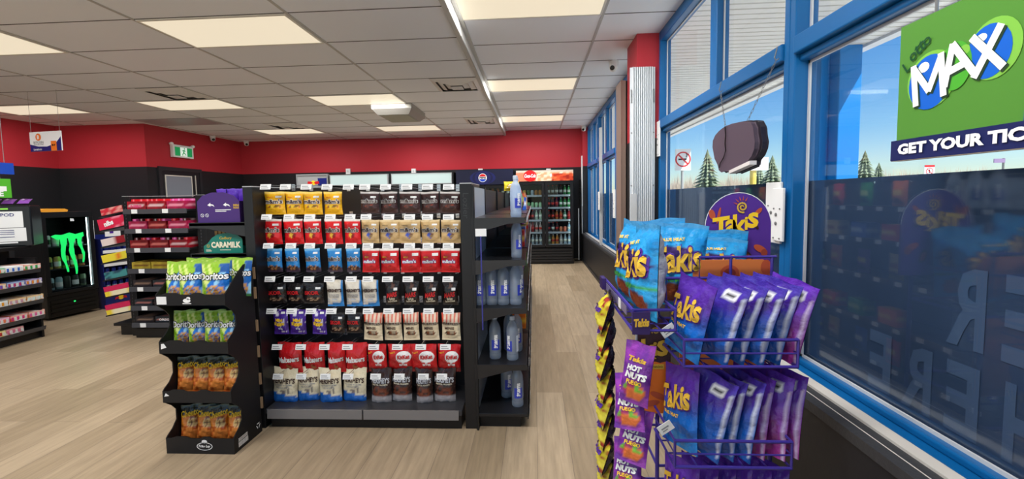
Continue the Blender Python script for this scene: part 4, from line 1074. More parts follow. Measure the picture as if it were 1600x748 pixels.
kb = thing('payment_kiosk', 'black box kiosk with two white notices, standing on the left counter', 'kiosk', (-5.62, 4.22, .985))
KB = mat('kiosk_black', (20,22,26), .3)
kM = ROTZ(R(38))
MB().bb(-.21,.21,-.16,.16,0,.43,0,kM).build('housing', KB, kb, bevel=.012)
g = MB(); g.bb(-.15,.15,-.164,-.161,.20,.37,0,kM); g.bb(-.165,.165,-.164,-.161,.055,.195,0,kM); g.bb(-.09,.10,-.168,-.161,.035,.05,0,kM)
nb = g.build('notice', CARD, kb)
g = MB(); tmp = MB(); put_text(tmp, 'PAYPOD', 0, .335, w=.18, yf=flat(-.1652), off=.02)
for z in (.17,.15,.13,.10): tmp.bb(-.12, .08, -.1652, -.1646, z, z+.006)
g.add(tmp.v, tmp.f, 0, kM); g.build('lettering', INK['navy'], nb)
g = MB(); g.bb(-.05,.05,-.163,-.160,.39,.405,0,kM); g.build('indicator', mat('kiosk_led', (120,190,60), .4, emit=(120,200,70), es=.4), kb)
pb = Bag(.09,.14,.05,plain((130,70,160),(190,160,200),cand=[(220,200,230),(90,40,120)],cv=.5,rv=.25), nx=8, nz=10, seed=61)
for i in range(3): pb.put('candy_bag', 'purple candy bag lying on top of the payment kiosk, %s of three' % ORD[i], 'candy bag', (-5.72+.09*i, 4.16+.07*i, 1.436), (R(-70),0,R(38)), 'purple bags on the kiosk')
# lottery sign at the frame edge
ls = thing('lottery_sign', 'blue topped green sign hanging at the far left edge above the kiosk', 'sign', (-5.6, 4.12, 1.88))
MB().bb(-.012,.012,-.5,.17,-.13,-.01).build('header', mat('sign_blue', (24,72,178), .4), ls)
MB().bb(-.012,.012,-.5,.13,-.38,-.18).build('sign_board', mat('sign_green', (84,178,48), .45), ls)
g = MB(); g.bb(.0122,.0128,-.5,.09,-.31,-.26,0); tmp = MB(); put_text(tmp, 'ONLINE', 0, 0, h=.062, off=.05)
g.add([(.014, v[0]-.08, v[2]-.335) for v in tmp.v], tmp.f, 1); g.build('lettering', [INK['white'], INK['white']], ls)
hw = MB(); hw.tube([(0,-.3,-.01),(0,-.3,.945)], .003); hw.tube([(0,.1,-.01),(0,.1,.945)], .003); hw.tube([(0,-.3,-.13),(0,-.3,-.18)], .003); hw.tube([(0,.05,-.13),(0,.05,-.18)], .003); hw.each('wire', GREYM, ls)
# poster and plate on the inner wall
o = MB().bb(-.13,.13,-.012,0,-.14,.14).build('wall_poster', mat('poster_white', (220,214,212), .5), None, loc=at(64.5, 294.5, Y=7.19) + Vector((0,-.001,0))); tag(o, 'small framed poster with red picture on the black wall above the green lit cooler', 'poster')
g = MB(); g.add([(-.12,-.0128,-.11),(.04,-.0128,-.11),(.02,-.0128,-.03),(-.03,-.0128,.06),(-.08,-.0128,.10),(-.12,-.0128,.11)], [tuple(range(6))]); g.build('picture', mat('poster_red', (176,74,64), .5), o)
o = MB().bb(-.13,.13,-.03,0,-.035,.035).build('wall_plate', WHITE, None, bevel=.004, loc=at(69, 305, Y=7.19) + Vector((.03,-.001,-.03))); tag(o, 'white plate under the red poster on the black wall', 'wall plate')
# hanging bitcoin sign
a = at(72, 222, Y=5.0)
bs_ = thing('hanging_sign', 'white hanging sign with orange coin symbol under the ceiling at far left', 'sign', a, R(-8))
MB().bb(-.25,.25,-.006,.006,-.11,.13).build('sign_board', mat('sign_white', (236,236,236), .5), bs_)
g = MB()
g.add([(-.25,-.0066,-.11),(.25,-.0066,-.11),(.25,-.0066,.06),(.16,-.0066,-.02),(.02,-.0066,-.055),(-.12,-.0066,-.05),(-.25,-.0066,-.02)], [tuple(range(7))], 0)
g.disc(-.11,.065,.045,.045,flat(-.0068),1,20); put_text(g, 'B', -.11, .065, h=.05, yf=flat(-.0075), mi=2, off=.03); put_text(g, 'BITCOIN', -.11, -.0, w=.16, yf=flat(-.0072), mi=3, off=.02); put_text(g, 'AVAILABLE HERE', -.11, -.026, w=.16, yf=flat(-.0072), mi=3)
g.bb(.085,.175,-.0074,-.0068,-.11,.01,1); put_text(g, 'BUY', .13, -.04, w=.06, yf=flat(-.008), mi=4, off=.05); put_text(g, 'Localcoin', -.13, -.085, w=.13, yf=flat(-.0075), mi=2, off=.02)
g.build('printing', [INK['navy'], INK['orange'], INK['white'], INK['grey'], INK['black']], bs_)
hw = MB(); hw.tube([(-.23,0,.13),(-.23,0,ZC-a.z)], .002); hw.tube([(.23,0,.13),(.23,0,ZC-a.z)], .002); hw.each('wire', GREYM, bs_)

# ================================================================== GREEN-LIT COOLER
mc = thing('mini_cooler', 'black glass door cooler with green glowing claw mark, beside the left counter', 'cooler', (-6.15, 5.01, 0), R(-0))
CW, CH_ = .52, 1.33
mM = ROTZ(R(90+11))          # front faces +X and a little toward the camera
mc.rotation_euler = (0,0,R(90-11)); mc.location = at(119, 493, Z=-0.0) + Vector((-.25, .05, 0))
mc.location.z = 0
b_ = MB(); w2, dd = CW/2, .26
b_.bb(-w2, w2, dd-.02, dd, .30, CH_); b_.bb(-w2, -w2+.03, -dd+.03, dd-.02, .30, CH_); b_.bb(w2-.03, w2, -dd+.03, dd-.02, .30, CH_); b_.bb(-w2+.03, w2-.03, -dd+.03, dd-.02, CH_-.04, CH_); b_.bb(-w2, w2, -dd+.02, dd, .03, .30)
b_.build('cabinet', BLK, mc, bevel=.004)
g = MB()
for i in range(4): g.bb(-w2+.03, w2-.03, -dd+.008, -dd+.02, .06+.05*i, .09+.05*i)
g.build('grille', BLK2, mc)
df = MB(); df.bb(-w2, w2, -dd, -dd+.028, CH_-.07, CH_); df.bb(-w2, w2, -dd, -dd+.028, .305, .345); df.bb(-w2, -w2+.045, -dd, -dd+.028, .345, CH_-.07); df.bb(w2-.045, w2, -dd, -dd+.028, .345, CH_-.07)
dr = df.build('door', BLK, mc, bevel=.003); MB().bb(-w2+.045, w2-.045, -dd+.010, -dd+.016, .345, CH_-.07).build('glass_pane', COOLGLASS, dr)
MB().bb(w2-.056, w2-.050, -dd+.03, -dd+.04, .36, CH_-.08).build('light_strip', mat('led_mini', (230,240,238), .4, emit=(226,240,236), es=6), mc)
claw = MB()
GRN = mat('neon_green', (30,220,90), .4, emit=(40,235,110), es=1.1)
def jag(cx, top, bot, wd, seed):
    q_ = random.Random(seed); L_, R_ = [], []; n_ = 11
    for i in range(n_+1):
        f = i/n_; z = top+(bot-top)*f; w_ = wd*(1-f*.75)*(.75+.5*q_.random()); c = cx+.012*math.sin(f*7+seed)+.02*f
        L_.append((c-w_, z)); R_.append((c+w_*.8, z))
    o_ = len(claw.v)
    for i in range(n_):
        claw.prism([L_[i+1], R_[i+1], R_[i], L_[i]], -dd+.030, -dd+.038, 'Y')
jag(-.055, 1.02, .57, .034, 1); jag(.035, 1.02, .53, .034, 2); jag(.125, 1.02, .67, .027, 3)
claw.prism([(-.165,1.03),(-.11,.985),(.0,.995),(.10,.98),(.165,1.01),(.16,1.06),(.08,1.04),(.02,1.065),(-.06,1.04),(-.12,1.05)], -dd+.030, -dd+.038, 'Y')
claw.build('claw_light', GRN, mc)
MB().disc(0,.19,.011,.009,flat(-dd+.007),0,12).build('indicator', GRN, mc)
lg = MB(); lg.prism([(.02,1.21),(.06,1.21),(.055,1.24),(.02,1.245)], -dd-.001, -dd+.0, 'Y'); lg.build('badge', mat('badge_white', (220,225,225), .5), mc)
for k_, z in enumerate((.36, .62, .90)):
    s_ = MB().bb(-w2+.03, w2-.03, -dd+.06, dd-.02, z-.012, z).build('shelf', CHAR, mc)
Mw = Matrix.Translation(mc.location) @ Matrix.Rotation(mc.rotation_euler.z, 4, 'Z')
for k_, (z, h_, pal, nm) in enumerate(((.9005,.14,[(196,170,186),(206,200,205),(180,160,170),(210,190,196),(190,196,200)],'pale'), (.6205,.15,[(186,160,86),(196,170,96),(150,190,90),(190,120,70),(206,130,80)],'gold'), (.3605,.15,[(150,176,180),(160,190,190),(60,66,60),(54,60,56),(120,140,110)],'grey'))):
    for i in range(5):
        c = MB().lathe([(.028,0),(.033,.006),(.033,h_-.02),(.027,h_-.004),(.026,h_)], 14); 
        c2 = mat('can_%d_%d' % (k_, i), pal[i], .3, metal=.2)
        o = c.build('drink_can', [c2], None, smooth=True); o.location = Mw @ Vector((-.165+.082*i, -dd+.11, z)); tag(o, '%s tall drink can, %s on the %s shelf of the green-lit cooler' % (nm, ORD[i], ('upper','middle','lower')[k_]), 'drink can', 'cans in the green-lit cooler')
        MB().lathe([(.0332,.03),(.0334,.05),(.0332,.09)], 14).build('label', mat('can_mark_%d' % (i % 2), ((40,44,40),(226,226,220))[i % 2], .4), o)
o = MB().prism([(-.12,0),(.12,0),(.13,.02),(.10,.035),(-.09,.04),(-.13,.02)], -.05, .05, 'Y').build('snack_tray', mat('tray_orange', (236,160,50), .45), None, bevel=.004); o.location = mc.location + Vector((.05,-.05,CH_)); o.rotation_euler = mc.rotation_euler; tag(o, 'orange tray lying on top of the green-lit cooler', 'tray')
# energy drink rack
er = thing('drink_rack', 'narrow blue energy drink rack between the green-lit cooler and the candy gondola', 'display rack', (-5.86, 5.52, 0), R(72))
RBM = mat('rack_blue', (26,38,112), .4)
rk = MB(); rk.bb(-.17,.17,.12,.14,0,1.0); rk.bb(-.17,-.16,-.13,.12,0,.95); rk.bb(.16,.17,-.13,.12,0,.95); rk.bb(-.16,.16,-.13,.12,0,.22)
rk.build('cabinet', RBM, er)
MB().bb(-.12,.05,-.135,-.128,.98,1.20).bb(-.16,-.12,.11,.12,.95,1.2).build('header_card', CARD, er)
MB().bb(-.09,-.05,-.137,-.1352,1.08,1.13).bb(-.07,-.03,-.137,-.1352,1.02,1.06).build('printing', INK['purple'], er)
for k_ in range(4):
    z = .24+.18*k_
    s_ = MB().bb(-.16,.16,-.13,.12,z-.01,z).build('shelf', RBM, er)
    MB().bb(-.16,.16,-.140,-.132,z-.025,z+.015).build('price_rail', CARD, s_)
    Mr = Matrix.Translation(er.location) @ Matrix.Rotation(R(72), 4, 'Z')
    for i in range(4):
        o = MB().lathe([(.022,0),(.0265,.006),(.0265,.11),(.022,.128),(.021,.13)], 12).build('drink_can', mat('can_navy', (34,48,130), .28, metal=.4), None, smooth=True, loc=Mr @ Vector((-.11+.072*i, -.085, z+.001)))
        MB().lathe([(.0267,.05),(.0269,.06),(.0267,.08)], 12).build('label', mat('can_silver', (180,186,200), .3, metal=.5), o); tag(o, 'slim navy drink can in the blue rack, %s on the %s tier' % (ORD[i], NTH[3-k_]), 'drink can', 'cans in the blue rack')
g = MB(); g.disc(0,.13,.035,.03,flat(-.1312),0,18); g.prism([(-.07,.11),(-.02,.12),(-.03,.145),(-.06,.14)], -.1325, -.131, 'Y', 1); g.prism([(.07,.11),(.02,.12),(.03,.145),(.06,.14)], -.1325, -.131, 'Y', 1)
g.build('emblem', [INK['yellow'], INK['red']], er)
# door in the side wall and exit sign
dw = thing('door_1', '', '', (-6.85, 7.9, 0)); del dw['label']; del dw['category']; struct(dw)
d_ = MB(); d_.bb(0,.03,-.50,-.44,0,2.10); d_.bb(0,.03,.44,.50,0,2.10); d_.bb(0,.03,-.44,.44,2.03,2.10); d_.build('door_frame', mat('door_frame_black', (42,42,46), .5), dw)
MB().bb(.002,.018,-.44,.44,.005,2.03).build('door_panel', mat('door_black', (30,31,36), .5), dw)
g = MB(); g.bb(.018,.026,-.36,.22,1.20,1.93); g.build('door_window', mat('door_glass', (128,132,142), .25), dw)
g = MB(); g.bb(.018,.03,-.38,-.36,1.18,1.95); g.bb(.018,.03,.22,.24,1.18,1.95); g.bb(.018,.03,-.36,.22,1.93,1.95); g.bb(.018,.03,-.36,.22,1.18,1.20); g.bb(.018,.03,.32,.335,.6,1.97); g.build('trim', mat('door_trim_light', (206,200,190), .4), dw)
es = thing('exit_sign', 'white framed green exit sign with running figure on the red side wall', 'exit sign', (-6.845, 7.935, 2.41))
MB().bb(0,.06,-.24,.24,-.115,.11).build('housing', WHITE, es, bevel=.005)
g = MB(); g.bb(.061,.063,-.20,-.08,-.085,.08,0); g.bb(.061,.063,.08,.20,-.085,.08,0); g.bb(.061,.063,-.08,.08,-.085,.08,1)
GN = mat('exit_green', (20,140,80), .4, emit=(20,150,84), es=.35); EW = mat('exit_white', (220,236,226), .4, emit=(220,240,228), es=.4)
# running figure
def seg(y0,z0,y1,z1,w_):
    dx, dz = y1-y0, z1-z0; L_ = math.hypot(dx,dz); nx_, nz_ = -dz/L_*w_, dx/L_*w_
    g.add([(.0645,y0+nx_,z0+nz_),(.0645,y0-nx_,z0-nz_),(.0645,y1-nx_,z1-nz_),(.0645,y1+nx_,z1+nz_)], [(0,1,2,3)], 2)
seg(.01,.035,-.005,-.02,.013); seg(-.005,-.02,-.03,-.045,.009); seg(-.03,-.045,-.03,-.075,.008); seg(-.005,-.02,.03,-.035,.009); seg(.03,-.035,.05,-.065,.008); seg(.01,.03,-.035,.015,.007); seg(.01,.03,.04,.01,.007)
g.add([(.0645,.02+.014*math.cos(2*math.pi*i/10),.06+.014*math.sin(2*math.pi*i/10)) for i in range(10)], [tuple(range(10))], 2)
g.build('pictogram', [GN, EW, GN], es)
g = MB()
for s_ in (-1, 1): g.lathe([(.02,-.02),(.03,0),(.03,.03),(.018,.045)], 12, 0, Matrix.Translation((.03, s_*.25, .13)) @ Matrix.Rotation(R(90),4,'Y'))
g.bb(.02,.04,-.25,.25,.11,.125); g.build('emergency_lamp', WHITE, es)
# ================================================================== COOLERS ON THE BACK WALL
def cooler_body(name, label, x0, x1, yf, h, hdr=(1.68,1.95), zb=.36, ndoor=2, shelves=(.40,.66,.92,1.18,1.44)):
    xc = (x0+x1)/2; w2 = (x1-x0)/2
    o = thing(name, label, 'cooler', (xc, yf, 0))
    d = YB-.02-yf
    b_ = MB(); b_.bb(-w2,-w2+.04,.05,d,0,h); b_.bb(w2-.04,w2,.05,d,0,h); b_.bb(-w2+.04,w2-.04,d-.03,d,0,h); b_.bb(-w2+.04,w2-.04,.05,d-.03,h-.05,h); b_.bb(-w2+.04,w2-.04,.04,d-.03,.0,zb-.02)
    b_.build('cabinet', BLK, o)
    g = MB()
    for i in range(5): g.bb(-w2+.03,w2-.03,.012,.04,.05+.058*i,.09+.058*i)
    g.build('grille', mat('grille_black', (34,34,36), .4), o)
    hd = hdr
    dw_ = (2*w2)/ndoor
    for k_ in range(ndoor):
        a = -w2+dw_*k_+.004; c = a+dw_-.008
        f = MB(); f.bb(a,c,0,.04,hd[0]-.07,hd[0]); f.bb(a,c,0,.04,zb,zb+.05); f.bb(a,a+.06,0,.04,zb+.05,hd[0]-.07); f.bb(c-.06,c,0,.04,zb+.05,hd[0]-.07)
        dr = f.build('door', BLK, o, bevel=.003); MB().bb(a+.06,c-.06,.015,.021,zb+.05,hd[0]-.07).build('glass_pane', COOLGLASS, dr)
    for z in shelves:
        s_ = MB().bb(-w2+.04,w2-.04,.10,d-.03,z-.012,z); s_.bb(-w2+.04,w2-.04,.095,.10,z-.02,z+.02,1); s_.build('shelf', [mat('shelf_wire', (90,92,94), .4), mat('shelf_lip', (176,180,182), .3)], o)
    st = MB()
    for x in (-w2+.05, w2-.05): st.bb(x-.008,x+.008,.055,.07,zb+.06,hd[0]-.09)
    st.each('light_strip', mat('led_cooler', (230,240,238), .4, emit=(226,240,236), es=6), o)
    return o, xc, w2
YCO = 8.82
o, xc, w2 = cooler_body('drink_cooler', 'black two door glass cooler with red drink banner on top, far end of the aisle', -.36, .82, YCO, 1.97, hdr=(1.74,1.97))
hb = MB()
nx_, nz_ = 36, 8; cols = []
for j in range(nz_+1):
    for i in range(nx_+1):
        hb.v.append((-w2+2*w2*i/nx_, -.012, 1.745+.22*j/nz_))
        u, v = i/nx_, j/nz_
        if v > .82: c = (196,176,160)
        elif .62 < u and v < .75: c = [(190,60,34),(226,120,70),(150,34,22),(206,80,44)][int(hsh(i//2,j)*4)]
        elif u > .35: c = [(232,190,160),(238,210,186),(226,150,110)][int(hsh(i//2,j,2)*3)]
        else: c = (222,120,90)
        cols.append(c)
for j in range(nz_):
    for i in range(nx_): a = j*(nx_+1)+i; hb.f.append((a,a+1,a+nx_+2,a+nx_+1)); hb.m.append(0)
me = hb.mesh('banner', [CARTON]); ca = me.color_attributes.new('Col','FLOAT_COLOR','POINT'); bu = []
for c in cols: bu += [*lin(c),1]
ca.data.foreach_set('color', bu); bn = ob('banner', me, o)
MB().bb(-w2,w2,-.010,.05,1.735,1.97).build('header', mat('header_black', (40,38,38), .4), o)
g = MB(); g.disc(-.30,1.855,.135,.115,flat(-.016),0,28); put_text(g, 'Coca-Cola', -.30, 1.855, w=.235, h=.075, yf=flat(-.019), mi=1, off=.03, shear=.35)
g.disc(.13,1.86,.022,.03,flat(-.0165),1,12)
g.build('emblem', [mat('logo_red', (222,24,30), .4), INK['white']], o)
CANP = [[(210,200,60),(206,170,60),(60,120,70),(190,210,220),(196,130,60)], [(120,190,110),(130,196,120),(120,170,110),(150,200,150),(160,206,160)], [(60,36,34),(80,30,30),(96,30,30),(70,34,32),(170,200,170)], [(206,190,180),(190,60,60),(70,40,36),(150,40,40),(196,180,170)], [(150,166,176),(170,180,190),(130,150,160),(160,170,176),(150,160,168)]]
BOTP = [[(70,60,58),(60,52,50),(76,66,62),(64,56,54),(60,150,80),(70,160,90)], [(70,44,40),(76,46,42),(120,60,54),(60,140,70),(50,130,66),(60,150,80)], [(56,44,42),(70,48,44),(196,120,60),(206,110,60),(90,150,120),(170,50,60)], [(60,46,44),(70,60,50),(76,60,52),(210,130,90),(226,120,90),(160,200,220)], [(120,150,110),(226,160,70),(232,150,60),(200,200,200),(170,190,200),(150,170,190)]]
canm = MB().lathe([(.027,0),(.033,.008),(.033,.10),(.026,.118),(.026,.122)], 12)
botm = MB().lathe([(.028,0),(.032,.006),(.031,.06),(.032,.12),(.026,.15),(.013,.185),(.013,.20)], 12)
capm = MB().lathe([(.0145,.198),(.0145,.215),(.012,.218)], 10); labm = MB().lathe([(.0325,.065),(.0328,.09),(.0325,.118)], 12); topm = MB().lathe([(.0255,.1215),(.024,.124),(.01,.1235)], 10)
_mc = {}
def drink(kind, col, label, loc, group):
    key = (kind, col)
    if key not in _mc:
        m_ = mat('drink_%d_%d_%d' % col, col, .3, spec=.6)
        if kind == 'can': _mc[key] = [('drink_can', canm.mesh('drink_can', [m_], True)), ('lid', topm.mesh('lid', [GREYM], True))]
        else: _mc[key] = [('drink_bottle', botm.mesh('drink_bottle', [m_], True)), ('cap', capm.mesh('cap', [INK['red'] if sum(col) < 260 else INK['white']], True)), ('label', labm.mesh('label', [mat('label_'+('red' if col[0] > col[1]+10 else 'pale'), (200,60,50) if col[0] > col[1]+10 else (226,226,210), .4)], True))]
    (n0, m0), *rest = _mc[key]
    o_ = ob(n0, m0, None, 0, loc); tag(o_, label, 'drink can' if kind == 'can' else 'drink bottle', group)
    for n_, m_ in rest: ob(n_, m_, o_)
    return o_
ZSH = [1.44,1.18,.92,.66,.40]
for k_, z in enumerate(ZSH):
    for i in range(6):
        c = CANP[k_][min(i, 4)]
        kind = 'can' if k_ < 2 else 'bottle'
        drink(kind, c, '%s, %s on the %s shelf behind the left door, red banner cooler' % ('drink can' if kind == 'can' else 'drink bottle', ORD[i], NTH[k_]), (xc-.505+.082*i, YCO+.16, z), 'drinks in the red banner cooler')
        kind = 'can' if k_ == 3 and 2 < i < 5 else 'bottle'
        drink(kind, BOTP[k_][i], 'drink %s, %s on the %s shelf behind the right door, red banner cooler' % (kind, ORD[i], NTH[k_]), (xc+.085+.085*i, YCO+.16, z), 'drinks in the red banner cooler')
# pepsi cooler
o, xc, w2 = cooler_body('drink_cooler', 'black cooler with round red, white and blue emblem on its dark header', -1.62, -.42, YCO, 2.0, hdr=(1.68,2.0))
MB().bb(-w2,w2,-.010,.05,1.69,2.0).build('header', mat('header_navy', (24,26,50), .35), o)
g = MB(); cx, cz_ = -.04, 1.835
for rr, mi_ in ((.27,3),(.215,4),(.165,3)): g.disc(cx, cz_, rr, min(rr,.14), flat(-.0125-.0006*(.3-rr)*10), mi_, 32)
g.disc(cx, cz_, .088, .088, flat(-.0165), 1, 28)
def half(up):
    pts = []
    for i in range(15):
        a = (math.pi*i/14) if up else (math.pi+math.pi*i/14)
        pts.append((cx+.078*math.cos(a), cz_+.078*math.sin(a)+(.0)))
    sgn = 1 if up else -1
    pts = [(x, z if (z-cz_)*sgn > .026 else cz_+.026*sgn+ .008*math.sin((x-cx)*40)) for x, z in pts]
    g.add([(x,-.0172,z) for x, z in pts], [tuple(range(len(pts)))], 0 if up else 2)
half(True); half(False); put_text(g, 'PEPSI', cx, cz_, w=.13, h=.035, yf=flat(-.018), mi=5, off=.05)
g.build('emblem', [INK['red'], INK['white'], INK['blue'], mat('header_glow', (30,34,86), .4), mat('header_glow2', (24,26,62), .4), INK['black']], o)
for k_, z in enumerate(ZSH):
    for i in range(10):
        c = [(30,40,110),(36,30,34),(60,120,60),(200,110,50),(34,44,120)][(i//2+k_) % 5]
        if k_ in (0,1) or i > 6: drink('bottle', c, 'drink bottle, %s on the %s shelf of the blue emblem cooler' % (ORD[i], NTH[k_]), (xc-.50+.108*i, YCO+.17, z), 'drinks in the blue emblem cooler')
# coolers with lit white headers, and the small bull emblem one
LH = mat('lit_header', (110,120,118), .4, emit=(206,226,222), es=.62); LHF = mat('lit_header_frame', (168,172,174), .35, metal=.4)
for x0, x1, lab in ((-4.36,-3.04,'black cooler with glowing white header, left one of two on the back wall'), (-3.03,-1.68,'black cooler with glowing white header, right one of two on the back wall')):
    o, xc, w2 = cooler_body('drink_cooler', lab, x0, x1, YCO, 1.97, hdr=(1.70,1.97), ndoor=2)
    g = MB(); a, b_ = -w2+.03, w2-.03
    g.bb(a,b_,-.02,.05,1.73,1.745); g.bb(a,b_,-.02,.05,1.945,1.96); g.bb(a,a+.015,-.02,.05,1.745,1.945); g.bb(b_-.015,b_,-.02,.05,1.745,1.945); g.build('header_frame', LHF, o)
    MB().bb(a+.015,b_-.015,-.012,.05,1.745,1.945).build('header', LH, o)
o, xc, w2 = cooler_body('drink_cooler', 'narrow cooler with grey header and small red bull emblem on the back wall', -5.06, -4.37, YCO, 2.0, hdr=(1.68,2.0), ndoor=1)
g = MB(); g.bb(-w2,w2,-.02,.05,1.70,1.715); g.bb(-w2,w2,-.02,.05,1.96,1.985); g.bb(-w2,-w2+.02,-.02,.05,1.715,1.96); g.bb(w2-.02,w2,-.02,.05,1.715,1.96); g.build('header_frame', LHF, o)
MB().bb(-w2+.02,w2-.02,-.008,.05,1.715,1.96).build('header', mat('header_grey', (150,152,152), .4), o)
g = MB(); g.bb(.12,w2-.03,-.0095,-.0085,1.73,1.90,2); g.disc(.02,1.80,.055,.05,flat(-.0092),0,18)
for s_ in (-1, 1): g.add([(.02+s_*x,-.0105,z) for x, z in ((.01,1.80),(.05,1.83),(.11,1.835),(.13,1.82),(.12,1.80),(.135,1.775),(.10,1.785),(.085,1.77),(.05,1.775))], [tuple(range(9))] if s_ > 0 else [tuple(range(8,-1,-1))], 1)
g.build('emblem', [INK['yellow'], INK['red'], INK['navy']], o)
# small white boxes along the paint line
for i, px in enumerate((545, 647, 751, 857)):
    a = at(px, 268, Y=YB)
    o = MB().bb(-.05,.05,-.05,0,-.065,.065).build('wall_box', WHITE, None, bevel=.006, loc=(a.x, YB-.001, a.z)); tag(o, 'small white wall box on the red and black paint line, %s of four' % ORD[i], 'wall box', 'white wall boxes')
    MB().bb(-.02,.02,-.053,-.05,-.02,.03).build('cover', mat('plate_grey', (196,196,194), .45), o)
# pole and coiled hose in the far right corner
a = at(905, 409, Y=9.25)
o = thing('wall_pole', 'thin pale pole standing in the far right corner beside the red banner cooler', 'pole', (a.x, 9.3, 0), 0)
MB().tube([(0,0,.02),(0,0,1.15)], .012, 8).build('handle', mat('pole_white', (206,206,204), .4), o); MB().bb(-.09,.06,-.03,.03,0,.02).build('base', BLK2, o); MB().tube([(.05,0,.0),(.05,.02,1.2)], .018, 8).build('conduit', BLK2, o)
q = random.Random(4); cl = MB()
for i in range(6):
    z = 1.75-.09*i; pts = [(.035*math.cos(t_), -.02-.01*math.sin(t_), z+.05*math.sin(t_)) for t_ in [2*math.pi*k_/10 for k_ in range(11)]]
    cl.tube(pts, .007, 5)
o = cl.build('coiled_hose', mat('hose_black', (16,16,17), .3), None, smooth=True, loc=(at(908,300,Y=9.55).x, YB, 0)); tag(o, 'black coiled hose hanging on the black wall in the far right corner', 'hose')

# ================================================================== HANGING NEON SIGN (seen from behind)
def P2(px, py, X=1.12): v = at(px, py, X=X); return (v.y, v.z)
oc = [(350,410),(352,375),(365,345),(385,322),(405,305),(430,290),(465,277),(500,270),(535,266),(570,270),(585,300),(588,340),(595,380),(590,420),(575,460),(552,490),(548,520),(457,560),(440,548),(420,548),(402,555),(387,543),(380,512),(362,475)]
oc = [(1020+x/3.74, 120+y/3.74) for x, y in oc]
poly = [P2(*p) for p in oc]
ns = thing('hanging_neon_sign', 'dark back of a rounded light sign hanging on two chains in the window', 'sign', (1.12, 2.43, 1.6))
Lm = Matrix.Translation((-1.12, -2.43, -1.6))
NB = mat('sign_back_plum', (84,72,84), .45)
a_ = MB().prism(poly, 1.12, 1.145, 'X', 0, Lm); a_.build('back_plate', NB, ns, bevel=.004)
cy_ = sum(p[0] for p in poly)/len(poly); cz2 = sum(p[1] for p in poly)/len(poly)
MB().prism([(cy_+(y-cy_)*1.05-.01, cz2+(z-cz2)*1.03) for y, z in poly], 1.145, 1.175, 'X', 0, Lm).build('rim', mat('sign_rim', (40,36,44), .35), ns, bevel=.004)
MB().prism([(cy_+(y-cy_)*.97, cz2+(z-cz2)*.97) for y, z in poly], 1.175, 1.195, 'X', 0, Lm).build('front_plate', mat('sign_front', (70,64,70), .4), ns)
b0, b1 = P2(1143, 268), P2(1176, 252)
MB().prism([(b0[0],b0[1]-.012),(b1[0],b1[1]-.016),(b1[0],b1[1]+.004),(b0[0],b0[1]+.006)], 1.105, 1.14, 'X', 0, Lm).build('mount_bar', mat('bar_white', (214,208,204), .4), ns)
def chain(p0, p1, lk=.022):
    c = MB(); p0, p1 = Vector(p0), Vector(p1); n_ = int((p1-p0).length/lk)
    d = (p1-p0).normalized(); s0 = d.cross(Vector((1,0,0))).normalized(); s1 = d.cross(s0)
    for i in range(n_):
        o_ = p0+(p1-p0)*((i+.5)/n_); s_ = s0 if i % 2 else s1
        c.tube([o_+d*(lk*.62*math.cos(t_))+s_*(.0045*math.sin(t_)) for t_ in [2*math.pi*k_/8 for k_ in range(9)]], .0013, 4, 0, Lm)
    return c
ya, za = P2(1131, 199); yb, zb = P2(1165, 189); ya2, za2 = P2(1114, 160); yb2, zb2 = P2(1197, 128)
chain((1.13,ya,za), (1.165,ya2,2.035)).build('chain', GREYM, ns); chain((1.13,yb,zb), (1.165,yb2,2.035)).build('chain', GREYM, ns)
c = MB(); pts = [P2(1020+x/3.74,120+y/3.74) for x, y in ((428,290),(432,340),(428,390),(432,430),(420,470),(400,505),(395,530))]
c.tube([(1.114, y, z) for y, z in pts], .003, 6, 0, Lm); c.build('cable', RUB, ns)
for (y_, nm) in ((ya2, 'left'), (yb2, 'right')):
    h_ = MB(); h_.tube([(0,0,.05),(-.006,0,.02),(-.012,0,0),(-.002,0,-.012),(.008,0,-.004)], .003, 6)
    o = h_.build('ceiling_hook', GREYM, None, loc=(1.168, y_, 2.045)); tag(o, 'small metal hook holding the %s chain of the dark hanging sign' % nm, 'hook')

# ================================================================== LOTTERY HANGING SIGN
lt = thing('lottery_sign', 'green hanging sign with blue and green lottery emblem in the near window', 'sign', (1.10, 1.35, 1.5))
LN = .50
sg = MB(); sg.bb(0,.018,-LN,0,.052,.385); sg.build('sign_board', mat('lotto_green', (78,132,52), .45), lt)
MB().bb(-.006,.024,-LN-.01,.012,-.008,.052).build('footer', mat('lotto_navy', (28,36,84), .45), lt)
MB().bb(-.002,.0,-LN,-.334,.052,.385).build('side_stripe', mat('lotto_blue', (28,52,150), .45), lt)
MB().bb(-.004,.022,-LN-.01,.012,-.0095,-.008).build('edge', INK['cream'], lt)
G1 = MB(); mats_l = [INK['white'], mat('lotto_blue2', (20,92,190), .4), mat('lotto_green2', (72,160,50), .4), INK['darkgreen'], mat('lotto_glow', (120,180,70), .45), mat('lotto_shadow', (36,60,40), .5)]
T2 = MB()
def sx(px): # map sign px fraction to local distance
    return px
